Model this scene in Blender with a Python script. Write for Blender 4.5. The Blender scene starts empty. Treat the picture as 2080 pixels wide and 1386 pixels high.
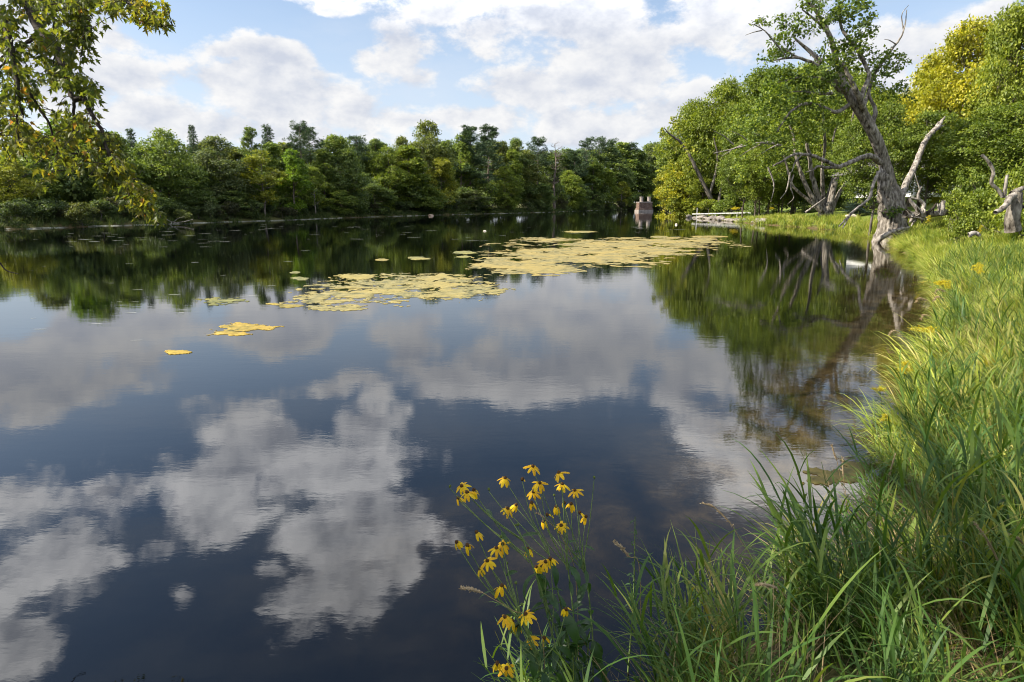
import bpy, math, random
import numpy as np
from mathutils import Vector, Matrix, noise as mnoise

S = bpy.context.scene
COL = S.collection
R = math.radians
rnd = random.Random(7)
rng = np.random.default_rng(11)

# ------------------------------------------------------------------ camera
EYE = 2.2
PITCH = 12.347
FOC = 1270.0
cam_d = bpy.data.cameras.new('camera')
cam = bpy.data.objects.new('camera', cam_d)
COL.objects.link(cam)
cam.location = (0, 0, EYE)
cam.rotation_euler = (R(90 - PITCH), 0, 0)
cam_d.sensor_width = 36
cam_d.lens = FOC / 2080 * 36
cam_d.clip_start = 0.05
cam_d.clip_end = 6000
S.camera = cam

CP, SP = math.cos(R(PITCH)), math.sin(R(PITCH))
def ray(px, py):
    u = (px - 1040) / FOC; v = (693 - py) / FOC
    return u, CP + v * SP, -SP + v * CP
def at(px, py, D):                       # world point seen at photo pixel, D metres ahead
    u, f, w = ray(px, py); t = D / f
    return Vector((u * t, D, EYE + w * t))
def G(px, py, z=0.0):                    # world point on the level z
    u, f, w = ray(px, py); t = (z - EYE) / w
    return Vector((u * t, f * t, z))
def azel(px, py, flip=False):
    u, f, w = ray(px, py)
    if flip: w = -w
    return math.atan2(u, f), math.atan2(w, math.hypot(u, f))
def S2(px, D):                           # pixels -> metres at D
    return px / FOC * D

# ------------------------------------------------------------------ light
SUN_AZ, SUN_EL = -98.0, 38.0             # azimuth from the view direction, to the left
sun_vec = Vector((math.sin(R(SUN_AZ)) * math.cos(R(SUN_EL)), math.cos(R(SUN_AZ)) * math.cos(R(SUN_EL)), math.sin(R(SUN_EL))))
sd = bpy.data.lights.new('sun', 'SUN')
sd.energy = 5.0; sd.angle = R(0.55); sd.color = (1.0, 0.93, 0.80)
so = bpy.data.objects.new('sun', sd); COL.objects.link(so)
so.rotation_euler = sun_vec.to_track_quat('Z', 'Y').to_euler()
S.view_settings.view_transform = 'Standard'
S.view_settings.look = 'None'
S.view_settings.exposure = 1.0
S.view_settings.gamma = 1.0
S.view_settings.use_curve_mapping = False
S.cycles.pixel_filter_type = 'BLACKMAN_HARRIS'; S.cycles.filter_width = 1.05
S.cycles.max_bounces = 7
S.cycles.diffuse_bounces = 2
S.cycles.glossy_bounces = 3
S.cycles.transmission_bounces = 4
S.cycles.transparent_max_bounces = 6
S.cycles.caustics_reflective = False
S.cycles.caustics_refractive = False
S.cycles.sample_clamp_indirect = 4

# ------------------------------------------------------------------ node helper
class NT:
    def __init__(s, tree): s.t = tree; s.n = tree.nodes; s.l = tree.links
    def new(s, typ, **kw):
        nd = s.n.new(typ)
        for k, v in kw.items(): setattr(nd, k, v)
        return nd
    def put(s, sock, v):
        if isinstance(v, bpy.types.NodeSocket): s.l.new(v, sock)
        elif v is not None:
            if isinstance(v, (tuple, list)) and len(v) == 3 and sock.type == 'RGBA': v = (*v, 1)
            sock.default_value = v
    def math(s, op, a, b=None, c=None, clamp=False):
        nd = s.new('ShaderNodeMath', operation=op, use_clamp=clamp)
        s.put(nd.inputs[0], a)
        if b is not None: s.put(nd.inputs[1], b)
        if c is not None: s.put(nd.inputs[2], c)
        return nd.outputs[0]
    def vec(s, op, a, b=None, out=0):
        nd = s.new('ShaderNodeVectorMath', operation=op)
        s.put(nd.inputs[0], a)
        if b is not None:
            if op == 'SCALE': s.put(nd.inputs[3], b)
            else: s.put(nd.inputs[1], b)
        return nd.outputs[out]
    def mix(s, f, a, b, mode='MIX'):
        nd = s.new('ShaderNodeMix', data_type='RGBA', blend_type=mode)
        s.put(nd.inputs[0], f); s.put(nd.inputs[6], a); s.put(nd.inputs[7], b)
        return nd.outputs[2]
    def noise(s, vec, scale, detail=2, rough=0.5, dist=0.0, out=0):
        nd = s.new('ShaderNodeTexNoise')
        if vec is not None: s.put(nd.inputs['Vector'], vec)
        nd.inputs['Scale'].default_value = scale; nd.inputs['Detail'].default_value = detail
        nd.inputs['Roughness'].default_value = rough; nd.inputs['Distortion'].default_value = dist
        return nd.outputs[out]
    def ramp(s, f, stops, interp='LINEAR'):
        nd = s.new('ShaderNodeValToRGB'); r = nd.color_ramp; r.interpolation = interp
        while len(r.elements) < len(stops): r.elements.new(0.5)
        for e, (p, c) in zip(r.elements, stops):
            e.position = p; e.color = (*c, 1) if len(c) == 3 else c
        s.put(nd.inputs[0], f); return nd.outputs[0]
    def smooth(s, v, lo, hi, a=0.0, b=1.0):
        nd = s.new('ShaderNodeMapRange', interpolation_type='SMOOTHSTEP')
        s.put(nd.inputs[0], v)
        for i, x in enumerate((lo, hi, a, b)): nd.inputs[i + 1].default_value = x
        return nd.outputs[0]
    def mapping(s, vec, scale=(1, 1, 1), loc=(0, 0, 0), rot=(0, 0, 0)):
        nd = s.new('ShaderNodeMapping'); s.put(nd.inputs[0], vec)
        nd.inputs['Location'].default_value = loc; nd.inputs['Rotation'].default_value = rot; nd.inputs['Scale'].default_value = scale
        return nd.outputs[0]
    def pos(s): return s.new('ShaderNodeNewGeometry').outputs['Position']
    def attr(s, name, out='Fac'): return s.new('ShaderNodeAttribute', attribute_name=name).outputs[out]

# ------------------------------------------------------------------ world: sky and clouds
W = bpy.data.worlds.new('World'); S.world = W; W.use_nodes = True
w = NT(W.node_tree); w.n.clear()
sky = w.new('ShaderNodeTexSky', sky_type='NISHITA')
sky.sun_disc = False; sky.sun_elevation = R(SUN_EL); sky.sun_rotation = R(SUN_AZ)
sky.air_density = 1.0; sky.dust_density = 0.7; sky.ozone_density = 1.6
tc = w.new('ShaderNodeTexCoord').outputs['Generated']
dirv = w.vec('NORMALIZE', tc)
sep = w.new('ShaderNodeSeparateXYZ'); w.put(sep.inputs[0], dirv)
az = w.math('ARCTAN2', sep.outputs[0], sep.outputs[1])
el = w.math('ARCSINE', sep.outputs[2])
warp = w.noise(w.mapping(dirv, (5, 5, 9)), 1.0, 4, 0.55, out=1)
cmb = w.new('ShaderNodeCombineXYZ'); w.put(cmb.inputs[0], az); w.put(cmb.inputs[1], el)
ae = w.vec('ADD', cmb.outputs[0], w.vec('MULTIPLY', w.vec('SUBTRACT', warp, (0.5, 0.5, 0.5)), (0.10, 0.075, 0)))
BL = [  # clouds in view: cx, cy, rx, ry in photo pixels
 (500,160,160,66),(620,205,170,66),(710,238,130,48),(440,150,80,36),(560,130,90,32),
 (810,125,95,58),(750,138,60,34),(860,165,52,34),
 (890,35,100,52),(1000,72,120,50),(1110,45,160,56),(1230,110,160,56),(1070,190,120,50),(1190,175,160,66),(1310,120,110,60),
 (1250,245,150,52),(970,245,110,34),(1370,215,80,40),
 (1450,60,140,78),(1600,60,160,90),(1760,110,160,90),(1900,90,160,80),(1430,180,60,30),(2030,30,100,60),(1700,200,160,60),
 (250,150,110,56),(190,50,130,90),(310,235,110,40),(420,255,140,34),(620,270,180,26),(100,170,120,100),(820,255,110,20),(640,5,70,22),
]
BR = [  # clouds seen mirrored in the water
 (60,735,300,92),(230,775,150,50),(300,720,110,40),
 (560,690,130,26),(840,700,80,48),
 (940,775,110,50),(1060,790,110,42),(1180,750,160,70),(1260,690,140,70),(1430,770,150,74),(1330,720,120,60),
 (740,850,84,58),(650,800,60,30),
 (500,910,170,90),(640,960,190,80),(760,1010,140,110),(430,1020,110,110),(700,1080,180,100),(700,1185,160,80),(560,1150,60,40),(820,1140,50,90),
 (90,1040,190,110),(90,1150,150,100),(30,1290,100,100),(220,985,100,60),
 (370,1200,46,38),(1530,930,170,110),(1610,1010,140,80),(1480,1000,80,60),
]
dens = None
for lst, fl in ((BL, False), (BR, True)):
    for cx, cy, rx, ry in lst:
        a0, e0 = azel(cx, cy, fl)
        a1, _ = azel(cx + rx, cy, fl); a2, _ = azel(cx - rx, cy, fl)
        _, e1 = azel(cx, cy + ry, fl); _, e2 = azel(cx, cy - ry, fl)
        ra = abs(a1 - a2) / 2; re = abs(e1 - e2) / 2
        v = w.vec('MULTIPLY', w.vec('SUBTRACT', ae, (a0, e0, 0)), (1 / ra, 1 / re, 0))
        ln = w.vec('LENGTH', v, out=1)
        b = w.math('SUBTRACT', 1.0, ln)
        dens = b if dens is None else w.math('MAXIMUM', dens, b)
gen = w.math('MULTIPLY_ADD', w.noise(w.mapping(dirv, (2.2, 2.2, 4.0), (3, 1, 7)), 1.0, 2, 0.5), 7.0, -3.7)
side = w.smooth(sep.outputs[1], 0.15, 0.55, 0.0, 1.0)      # outside the view the same kind of sky goes on
high = w.smooth(sep.outputs[2], 0.62, 0.72, 0.0, 1.0)
front = w.math('MULTIPLY', side, w.math('SUBTRACT', 1.0, high))
gen = w.math('SUBTRACT', gen, w.math('MULTIPLY', front, 3.0))
dens = w.math('MAXIMUM', dens, gen)
dens = w.math('MAXIMUM', dens, -0.9)
mp1 = w.mapping(dirv, (9, 9, 15))
n1 = w.noise(mp1, 1.0, 8, 0.62)
so3 = sun_vec * 0.16
n2 = w.noise(w.vec('ADD', mp1, (so3.x, so3.y, so3.z * 2.0 + 0.06)), 1.0, 5, 0.6)
d1 = w.math('ADD', dens, w.math('MULTIPLY', w.math('SUBTRACT', n1, 0.5), 3.4))
alpha = w.smooth(d1, -0.12, 0.42)
rel = w.math('MULTIPLY_ADD', w.math('SUBTRACT', n1, n2), 3.6, 0.62, clamp=True)
thick = w.smooth(d1, 0.35, 1.6)
lit = w.math('SUBTRACT', rel, w.math('MULTIPLY', thick, 0.52), clamp=True)
up = w.smooth(sep.outputs[2], 0.21, 0.46)
cl_lo = w.mix(lit, (0.32, 0.34, 0.39), (0.495, 0.49, 0.485))
cl_hi = w.mix(lit, (0.62, 0.66, 0.76), (1.75, 1.75, 1.78))
ccol = w.mix(up, cl_lo, cl_hi)
SKY_K = 0.094
skyc = w.vec('SCALE', sky.outputs[0], SKY_K)
haze = w.smooth(sep.outputs[2], 0.0, 0.42, 1.0, 0.0)
skyc = w.mix(w.math('MULTIPLY', haze, 0.75), skyc, (0.37, 0.41, 0.48))
wisp = w.math('MULTIPLY', w.smooth(w.noise(w.mapping(dirv, (3, 3, 8), (5, 5, 5)), 1.0, 5, 0.6), 0.42, 0.75), 0.35)
skyc = w.mix(wisp, skyc, (0.40, 0.43, 0.48))
fin = w.mix(w.math('MULTIPLY', alpha, 0.95), skyc, ccol)
fin = w.vec('SCALE', fin, 1.0 / SKY_K)
bg = w.new('ShaderNodeBackground'); w.put(bg.inputs[0], fin); bg.inputs[1].default_value = SKY_K
wo = w.new('ShaderNodeOutputWorld'); w.l.new(bg.outputs[0], wo.inputs[0])
W.cycles.sampling_method = 'MANUAL'; W.cycles.sample_map_resolution = 512

# ------------------------------------------------------------------ materials
def mat(name):
    m = bpy.data.materials.new(name); m.use_nodes = True
    t = NT(m.node_tree); t.n.clear()
    out = t.new('ShaderNodeOutputMaterial')
    return m, t, out
def principled(t, out, col, rough=0.7, spec=0.3, bump=None, bstr=0.3, bdist=0.02, link=True):
    p = t.new('ShaderNodeBsdfPrincipled')
    t.put(p.inputs['Base Color'], col); t.put(p.inputs['Roughness'], rough)
    p.inputs['Specular IOR Level'].default_value = spec
    if bump is not None:
        b = t.new('ShaderNodeBump'); t.put(b.inputs['Height'], bump)
        b.inputs['Strength'].default_value = bstr; b.inputs['Distance'].default_value = bdist
        t.l.new(b.outputs[0], p.inputs['Normal'])
    if link: t.l.new(p.outputs[0], out.inputs[0])
    return p
def leaf_mat(name, ramp, transl=0.35, rough=0.5, spec=0.35, tcol=(1.5, 1.55, 0.55), objcol=False, instr=False):
    m, t, out = mat(name)
    f = t.attr('tone')
    oi = t.new('ShaderNodeObjectInfo')
    if instr:
        pn = t.smooth(t.noise(t.pos(), 1.6, 4, 0.65), 0.34, 0.66)
        f = t.math('ADD', t.math('ADD', t.math('MULTIPLY', f, 0.46), t.math('MULTIPLY', oi.outputs['Random'], 0.24)), t.math('MULTIPLY', pn, 0.30))
    c = t.ramp(f, ramp)
    if objcol: c = t.mix(1.0, c, oi.outputs['Color'], 'MULTIPLY')
    p = principled(t, out, c, rough, spec, link=False)
    tr = t.new('ShaderNodeBsdfTranslucent')
    t.put(tr.inputs[0], t.mix(1.0, c, tcol, 'MULTIPLY'))
    mx = t.new('ShaderNodeMixShader'); mx.inputs[0].default_value = transl
    t.l.new(p.outputs[0], mx.inputs[1]); t.l.new(tr.outputs[0], mx.inputs[2]); t.l.new(mx.outputs[0], out.inputs[0])
    return m
M = {}
M['leaf'] = leaf_mat('tree_leaves', [(0, (0.40, 0.50, 0.36)), (0.35, (0.80, 0.88, 0.75)), (0.7, (1.25, 1.25, 1.0)), (1.0, (1.9, 1.65, 1.0))], 0.34, 0.5, 0.3, objcol=True)
M['needle'] = leaf_mat('pine_needles', [(0, (0.6, 0.62, 0.6)), (1, (1.3, 1.3, 1.2))], 0.12, 0.6, 0.25, objcol=True)
M['maple'] = leaf_mat('maple_leaf', [(0, (0.045, 0.075, 0.016)), (0.45, (0.095, 0.120, 0.022)), (0.72, (0.17, 0.165, 0.028)), (0.92, (0.22, 0.17, 0.03)), (1.0, (0.22, 0.11, 0.03))], 0.52, 0.45, 0.3, tcol=(2.5, 2.2, 0.8))
M['reed'] = leaf_mat('reed_blade', [(0, (0.022, 0.055, 0.012)), (0.4, (0.050, 0.105, 0.018)), (0.7, (0.115, 0.165, 0.026)), (0.88, (0.25, 0.22, 0.06)), (1.0, (0.36, 0.26, 0.12))], 0.28, 0.5, 0.25, tcol=(1.7, 1.8, 0.5), instr=True)
M['bank'] = leaf_mat('bank_grass', [(0.18, (0.04, 0.085, 0.012)), (0.38, (0.18, 0.25, 0.028)), (0.60, (0.38, 0.42, 0.055)), (0.85, (0.55, 0.45, 0.18))], 0.26, 0.5, 0.35, tcol=(1.6, 1.6, 0.6), instr=True)
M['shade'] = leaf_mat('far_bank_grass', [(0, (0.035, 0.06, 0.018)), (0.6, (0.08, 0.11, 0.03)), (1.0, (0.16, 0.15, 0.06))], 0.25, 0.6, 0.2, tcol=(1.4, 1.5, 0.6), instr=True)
M['straw'] = leaf_mat('dry_straw', [(0, (0.16, 0.11, 0.05)), (1, (0.42, 0.32, 0.16))], 0.2, 0.6, 0.2, tcol=(1.2, 1.1, 0.8))
M['seed'] = leaf_mat('seed_spike', [(0, (0.30, 0.22, 0.13)), (1, (0.55, 0.44, 0.28))], 0.3, 0.7, 0.1, tcol=(1.2, 1.1, 0.9))
M['weed'] = leaf_mat('broad_leaf', [(0, (0.025, 0.06, 0.016)), (1, (0.06, 0.12, 0.03))], 0.35, 0.4, 0.4, tcol=(1.6, 1.9, 0.6))
M['petal'] = leaf_mat('yellow_petal', [(0, (0.74, 0.42, 0.012)), (1, (0.86, 0.62, 0.02))], 0.35, 0.5, 0.2, tcol=(1.0, 0.95, 0.6))
M['gold'] = leaf_mat('goldenrod_bloom', [(0, (0.42, 0.34, 0.02)), (1, (0.66, 0.56, 0.04))], 0.3, 0.6, 0.1, tcol=(1.1, 1, 0.6))
def simple(name, stops, scale=6, detail=5, rough=0.8, bstr=0.5, bdist=0.02, spec=0.2, stretch=(1, 1, 1), obj=False):
    m, t, out = mat(name)
    tcx = t.new('ShaderNodeTexCoord').outputs['Object']
    n = t.noise(t.mapping(tcx, stretch), scale, detail, 0.65)
    c = t.ramp(n, stops)
    if obj:
        oi = t.new('ShaderNodeObjectInfo'); c = t.mix(1.0, c, oi.outputs['Color'], 'MULTIPLY')
    principled(t, out, c, rough, spec, n, bstr, bdist)
    return m
M['cone'] = simple('cone_brown', [(0.3, (0.035, 0.018, 0.008)), (0.7, (0.12, 0.06, 0.02))], 200, 2, 0.9, 0.8, 0.003)
M['conegreen'] = simple('bud_green', [(0.3, (0.05, 0.08, 0.02)), (0.7, (0.14, 0.18, 0.04))], 150, 2, 0.8, 0.6, 0.003)
M['stem'] = simple('green_stem', [(0.3, (0.07, 0.12, 0.03)), (0.7, (0.17, 0.22, 0.07))], 30, 2, 0.6, 0.2, 0.002)
M['twig'] = simple('dark_twig', [(0.3, (0.018, 0.014, 0.011)), (0.7, (0.05, 0.04, 0.03))], 20, 3, 0.9, 0.4, 0.004)
M['bark'] = simple('grey_bark', [(0.36, (0.035, 0.028, 0.022)), (0.5, (0.19, 0.165, 0.135)), (0.64, (0.38, 0.34, 0.29))], 7.0, 9, 0.92, 1.0, 0.10, 0.1, (1, 1, 0.30))
M['farbark'] = simple('forest_bark', [(0.35, (0.07, 0.06, 0.05)), (0.65, (0.20, 0.175, 0.15))], 3.0, 4, 0.95, 0.6, 0.05, 0.1, (1, 1, 0.3), obj=True)
M['drift'] = simple('weathered_wood', [(0.36, (0.06, 0.05, 0.04)), (0.5, (0.24, 0.21, 0.18)), (0.66, (0.42, 0.38, 0.33))], 8.0, 8, 0.9, 0.8, 0.04, 0.1, (1, 1, 0.5))
M['stone'] = simple('shore_stone', [(0.3, (0.17, 0.15, 0.13)), (0.7, (0.44, 0.40, 0.36))], 2.5, 6, 0.9, 0.5, 0.03, obj=True)
M['pier'] = simple('red_sandstone', [(0.3, (0.10, 0.065, 0.05)), (0.55, (0.20, 0.135, 0.105)), (0.75, (0.31, 0.24, 0.195))], 1.6, 8, 0.92, 0.6, 0.06, 0.1, (1, 1, 2.2))
M['piertop'] = simple('pale_concrete', [(0.3, (0.20, 0.165, 0.14)), (0.7, (0.40, 0.35, 0.31))], 2.5, 6, 0.92, 0.4, 0.03, 0.1)
M['dock'] = simple('weathered_dock', [(0.3, (0.42, 0.42, 0.40)), (0.7, (0.66, 0.65, 0.62))], 3, 5, 0.7, 0.3, 0.01)
M['white'] = simple('white_siding', [(0.3, (0.70, 0.70, 0.68)), (0.7, (0.82, 0.82, 0.80))], 2, 3, 0.6, 0.1, 0.01)
M['roof'] = simple('grey_shingles', [(0.3, (0.07, 0.065, 0.06)), (0.7, (0.16, 0.15, 0.14))], 5, 5, 0.9, 0.4, 0.02)
M['glass'] = simple('dark_glass', [(0.3, (0.015, 0.018, 0.02)), (0.7, (0.03, 0.034, 0.04))], 1, 1, 0.08, 0.0, 0.01, 0.5)
M['bluecover'] = simple('pale_blue_cover', [(0.3, (0.38, 0.47, 0.52)), (0.7, (0.62, 0.70, 0.74))], 3, 4, 0.6, 0.5, 0.05)

# algae
m, t, out = mat('algae')
P_ = t.pos()
n = t.noise(P_, 4.2, 10, 0.72); nb = t.noise(P_, 0.7, 4, 0.6)
c = t.ramp(n, [(0.38, (0.05, 0.055, 0.02)), (0.45, (0.15, 0.14, 0.06)), (0.53, (0.22, 0.185, 0.065)), (0.62, (0.29, 0.25, 0.11)), (0.8, (0.35, 0.32, 0.19))])
c = t.mix(t.smooth(nb, 0.42, 0.62), c, t.mix(0.55, c, (0.34, 0.26, 0.07)))
oi = t.new('ShaderNodeObjectInfo'); c = t.mix(1.0, c, oi.outputs['Color'], 'MULTIPLY')
principled(t, out, c, 0.75, 0.3, t.noise(P_, 9, 6, 0.7), 0.4, 0.02)
M['algae'] = m
m, t, out = mat('scum'); P_ = t.pos()
principled(t, out, t.ramp(t.noise(P_, 3, 4, 0.6), [(0.35, (0.28, 0.29, 0.20)), (0.65, (0.62, 0.62, 0.55))]), 0.5, 0.4)
M['scum'] = m

# ground
m, t, out = mat('ground'); P_ = t.pos()
n1_ = t.noise(P_, 0.6, 8, 0.65); n2_ = t.noise(P_, 7, 5, 0.6)
soil = t.ramp(n2_, [(0.3, (0.030, 0.034, 0.012)), (0.6, (0.085, 0.080, 0.030)), (0.8, (0.16, 0.13, 0.06))])
grass = t.ramp(n1_, [(0.3, (0.055, 0.09, 0.018)), (0.5, (0.11, 0.145, 0.028)), (0.7, (0.20, 0.20, 0.05))])
lawn = t.mix(t.smooth(n2_, 0.3, 0.7), (0.115, 0.16, 0.028), (0.17, 0.20, 0.04))
base = t.mix(t.attr('grassy'), soil, grass)
base = t.mix(t.attr('lawn'), base, lawn)
bed = t.ramp(t.noise(P_, 3, 6, 0.7), [(0.35, (0.05, 0.035, 0.015)), (0.65, (0.17, 0.12, 0.06))])
base = t.mix(t.attr('bed'), base, bed)
principled(t, out, base, 0.95, 0.1, n2_, 0.6, 0.06)
M['ground'] = m

# water
m, t, out = mat('water'); P_ = t.pos()
sh = t.attr('shallow')
pat = t.noise(P_, 2.2, 7, 0.7, 0.6)
brown = t.ramp(pat, [(0.30, (0.012, 0.010, 0.004)), (0.5, (0.050, 0.034, 0.012)), (0.68, (0.12, 0.085, 0.035))])
deep = t.ramp(t.noise(t.mapping(P_, (1, 0.6, 1)), 0.35, 4, 0.6), [(0.3, (0.0003, 0.0006, 0.0012)), (0.8, (0.0012, 0.0018, 0.0022))])
weed = t.math('MULTIPLY', t.smooth(t.noise(t.mapping(P_, (1.0, 2.2, 1), rot=(0, 0, 0.5)), 1.1, 8, 0.75), 0.60, 0.78), 0.16)
body = t.mix(weed, deep, (0.030, 0.022, 0.012))
body = t.mix(sh, body, brown)
# wavelets: long crests across the view, calm patches and ruffled patches
calm = t.smooth(t.noise(t.mapping(P_, (0.05, 0.16, 1)), 1.0, 3, 0.55), 0.40, 0.62, 0.35, 1.0)
wv1 = t.noise(t.mapping(P_, (0.9, 2.6, 1), rot=(0, 0, 0.18)), 1.0, 3, 0.5)
wv2 = t.noise(t.mapping(P_, (4.5, 11, 1), rot=(0, 0, -0.15)), 1.0, 3, 0.55)
wv3 = t.noise(t.mapping(P_, (14, 30, 1), rot=(0, 0, 0.1)), 1.0, 2, 0.5)
hgt = t.math('ADD', t.math('MULTIPLY', wv1, 0.0010), t.math('MULTIPLY', t.math('MULTIPLY', wv2, calm), 0.0005))
hgt = t.math('ADD', hgt, t.math('MULTIPLY', t.math('MULTIPLY', wv3, calm), 0.0003))
p = t.new('ShaderNodeBsdfPrincipled')
t.put(p.inputs['Base Color'], body); p.inputs['Roughness'].default_value = 0.025
p.inputs['IOR'].default_value = 1.49
b = t.new('ShaderNodeBump'); t.put(b.inputs['Height'], hgt); b.inputs['Strength'].default_value = 1.0; b.inputs['Distance'].default_value = 1.0
t.l.new(b.outputs[0], p.inputs['Normal']); t.l.new(p.outputs[0], out.inputs[0])
M['water'] = m

# ------------------------------------------------------------------ object helpers
def tag(o, label=None, cat=None, group=None, kind=None):
    if label: o['label'] = label
    if cat: o['category'] = cat
    if group: o['group'] = group
    if kind: o['kind'] = kind
    return o
def link(o, parent=None):
    COL.objects.link(o)
    if parent is not None: o.parent = parent
    return o
def empty(name, loc=(0, 0, 0), label=None, cat=None, group=None):
    o = bpy.data.objects.new(name, None); o.empty_display_size = 0.3
    COL.objects.link(o); o.location = loc
    return tag(o, label, cat, group)
def mesh_from(name, V, Fq, mats, tone=None, smooth=False, midx=None):
    """V (n,3); Fq list of tuples or an (m,k) array"""
    me = bpy.data.meshes.new(name)
    V = np.asarray(V, dtype=np.float32)
    if isinstance(Fq, np.ndarray):
        k = Fq.shape[1]; m_ = Fq.shape[0]
        me.vertices.add(len(V)); me.vertices.foreach_set('co', V.ravel())
        me.loops.add(m_ * k); me.loops.foreach_set('vertex_index', Fq.astype(np.int32).ravel())
        me.polygons.add(m_); me.polygons.foreach_set('loop_start', np.arange(0, m_ * k, k, dtype=np.int32))
        me.update(calc_edges=True)
    else:
        me.from_pydata(V.tolist(), [], Fq)
    if tone is not None:
        a = me.attributes.new('tone', 'FLOAT', 'FACE'); a.data.foreach_set('value', np.asarray(tone, dtype=np.float32))
    for mm in (mats if isinstance(mats, (list, tuple)) else [mats]): me.materials.append(mm)
    if midx is not None: me.polygons.foreach_set('material_index', np.asarray(midx, dtype=np.int32))
    if smooth: me.polygons.foreach_set('use_smooth', np.ones(len(me.polygons), dtype=bool))
    return me
def obj(name, me, parent=None, loc=None):
    o = bpy.data.objects.new(name, me); link(o, parent)
    if loc is not None: o.location = loc
    return o
def nrmz(a):
    return a / np.maximum(np.linalg.norm(a, axis=-1, keepdims=True), 1e-9)

def leaves_arr(C, D, N, L, Wd, fold=0.25):
    """one folded quad per leaf"""
    C = np.asarray(C); D = nrmz(D); Sd = nrmz(np.cross(D, N)); Nn = nrmz(np.cross(Sd, D))
    L = L[:, None]; Wd = Wd[:, None]
    mid = C + D * L * 0.45 + Nn * (Wd * fold)
    V = np.stack([C, mid + Sd * Wd * 0.5, C + D * L, mid - Sd * Wd * 0.5], 1).reshape(-1, 3)
    Fq = np.arange(len(C) * 4).reshape(-1, 4)
    return V, Fq

def tube(paths, sides=6, jit=0.0, seed=0, cap=True):
    """paths: list of (points, radii). -> V, F"""
    r_ = np.random.default_rng(seed)
    V = []; Fs = []; off = 0
    for pts, rad in paths:
        pts = np.asarray([tuple(p) for p in pts], dtype=float); n = len(pts)
        T = nrmz(np.gradient(pts, axis=0))
        up = np.array([0, 0, 1.0]) if abs(T[0][2]) < 0.9 else np.array([1.0, 0, 0])
        A = []
        a = nrmz(np.cross(T[0], up))
        for i in range(n):
            a = a - T[i] * np.dot(a, T[i]); a = nrmz(a); A.append(a)
        A = np.array(A); B = np.cross(T, A)
        th = np.arange(sides) * 2 * math.pi / sides
        rad = np.asarray(rad, dtype=float)
        rr = rad[:, None] * (1 + (r_.random((n, sides)) - 0.5) * jit)
        ring = pts[:, None, :] + (A[:, None, :] * np.cos(th)[None, :, None] + B[:, None, :] * np.sin(th)[None, :, None]) * rr[:, :, None]
        V.append(ring.reshape(-1, 3))
        for i in range(n - 1):
            for k in range(sides):
                k2 = (k + 1) % sides
                Fs.append((off + i * sides + k, off + i * sides + k2, off + (i + 1) * sides + k2, off + (i + 1) * sides + k))
        off += n * sides
    return np.concatenate(V), np.array(Fs)
def spline(pts, n=10):
    """Catmull-Rom through points"""
    P = [np.array(tuple(p), dtype=float) for p in pts]
    P = [2 * P[0] - P[1]] + P + [2 * P[-1] - P[-2]]
    out_ = []
    for i in range(1, len(P) - 2):
        for k in range(n):
            u = k / n
            out_.append(0.5 * ((2 * P[i]) + (-P[i - 1] + P[i + 1]) * u + (2 * P[i - 1] - 5 * P[i] + 4 * P[i + 1] - P[i + 2]) * u * u + (-P[i - 1] + 3 * P[i] - 3 * P[i + 1] + P[i + 2]) * u ** 3))
    out_.append(P[-2]); return np.array(out_)
def limb_path(pts, r0, r1, n=6, wig=0.0, seed=0, power=1.0):
    p_ = spline(pts, n)
    r_ = np.random.default_rng(seed)
    if wig: p_[1:-1] += (r_.random((len(p_) - 2, 3)) - 0.5) * wig
    u = np.linspace(0, 1, len(p_)) ** power
    return p_, r0 + (r1 - r0) * u
def box_mesh(name, x0, x1, y0, y1, z0, z1, m, bev=0.0):
    import bmesh
    bm = bmesh.new(); bmesh.ops.create_cube(bm, size=1)
    for v in bm.verts:
        v.co = Vector(((x0 + x1) / 2 + v.co.x * (x1 - x0), (y0 + y1) / 2 + v.co.y * (y1 - y0), (z0 + z1) / 2 + v.co.z * (z1 - z0)))
    if bev: bmesh.ops.bevel(bm, geom=bm.edges[:], offset=bev, segments=1, affect='EDGES')
    me = bpy.data.meshes.new(name); bm.to_mesh(me); bm.free(); me.materials.append(m); return me

# ------------------------------------------------------------------ river outline
K = EYE / 2.0
right_px = [(1150,1420),(1300,1380),(1450,1345),(1600,1290),(1700,1220),(1760,1120),(1810,1000),(1850,900),(1885,800),(1905,720),(1930,660),(1935,610),(1905,565),(1865,522),(1815,494),(1745,477),(1700,468),(1600,460),(1545,456),(1480,450),(1412,444)]
right = [Vector((-400, -60)), Vector((-60, -14)), Vector((-20, -5)), Vector((-8, -1.6)), Vector((-3, 0.0)), Vector((-1.0, 0.7)), Vector((-0.2, 1.7))]
right += [G(x, y).to_2d() for x, y in right_px]
right += [Vector((32, 108)), Vector((40, 125)), Vector((52, 155)), Vector((72, 195)), Vector((110, 235)), Vector((180, 290)), Vector((420, 460))]
far_px = [(0,467),(100,464),(200,460),(320,457),(450,452),(580,448),(700,443),(800,440),(900,437),(1000,434.5),(1100,432),(1200,428.5)]
far = [Vector((-420, 20)), Vector((-120, 12)), Vector((-70, 22)), Vector((-54, 38))] + [G(x, y).to_2d() for x, y in far_px]
far += [Vector((48, 262)), Vector((72, 285)), Vector((110, 310)), Vector((180, 352)), Vector((420, 540))]
poly = np.array([tuple(v) for v in right] + [tuple(v) for v in reversed(far)])
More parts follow.
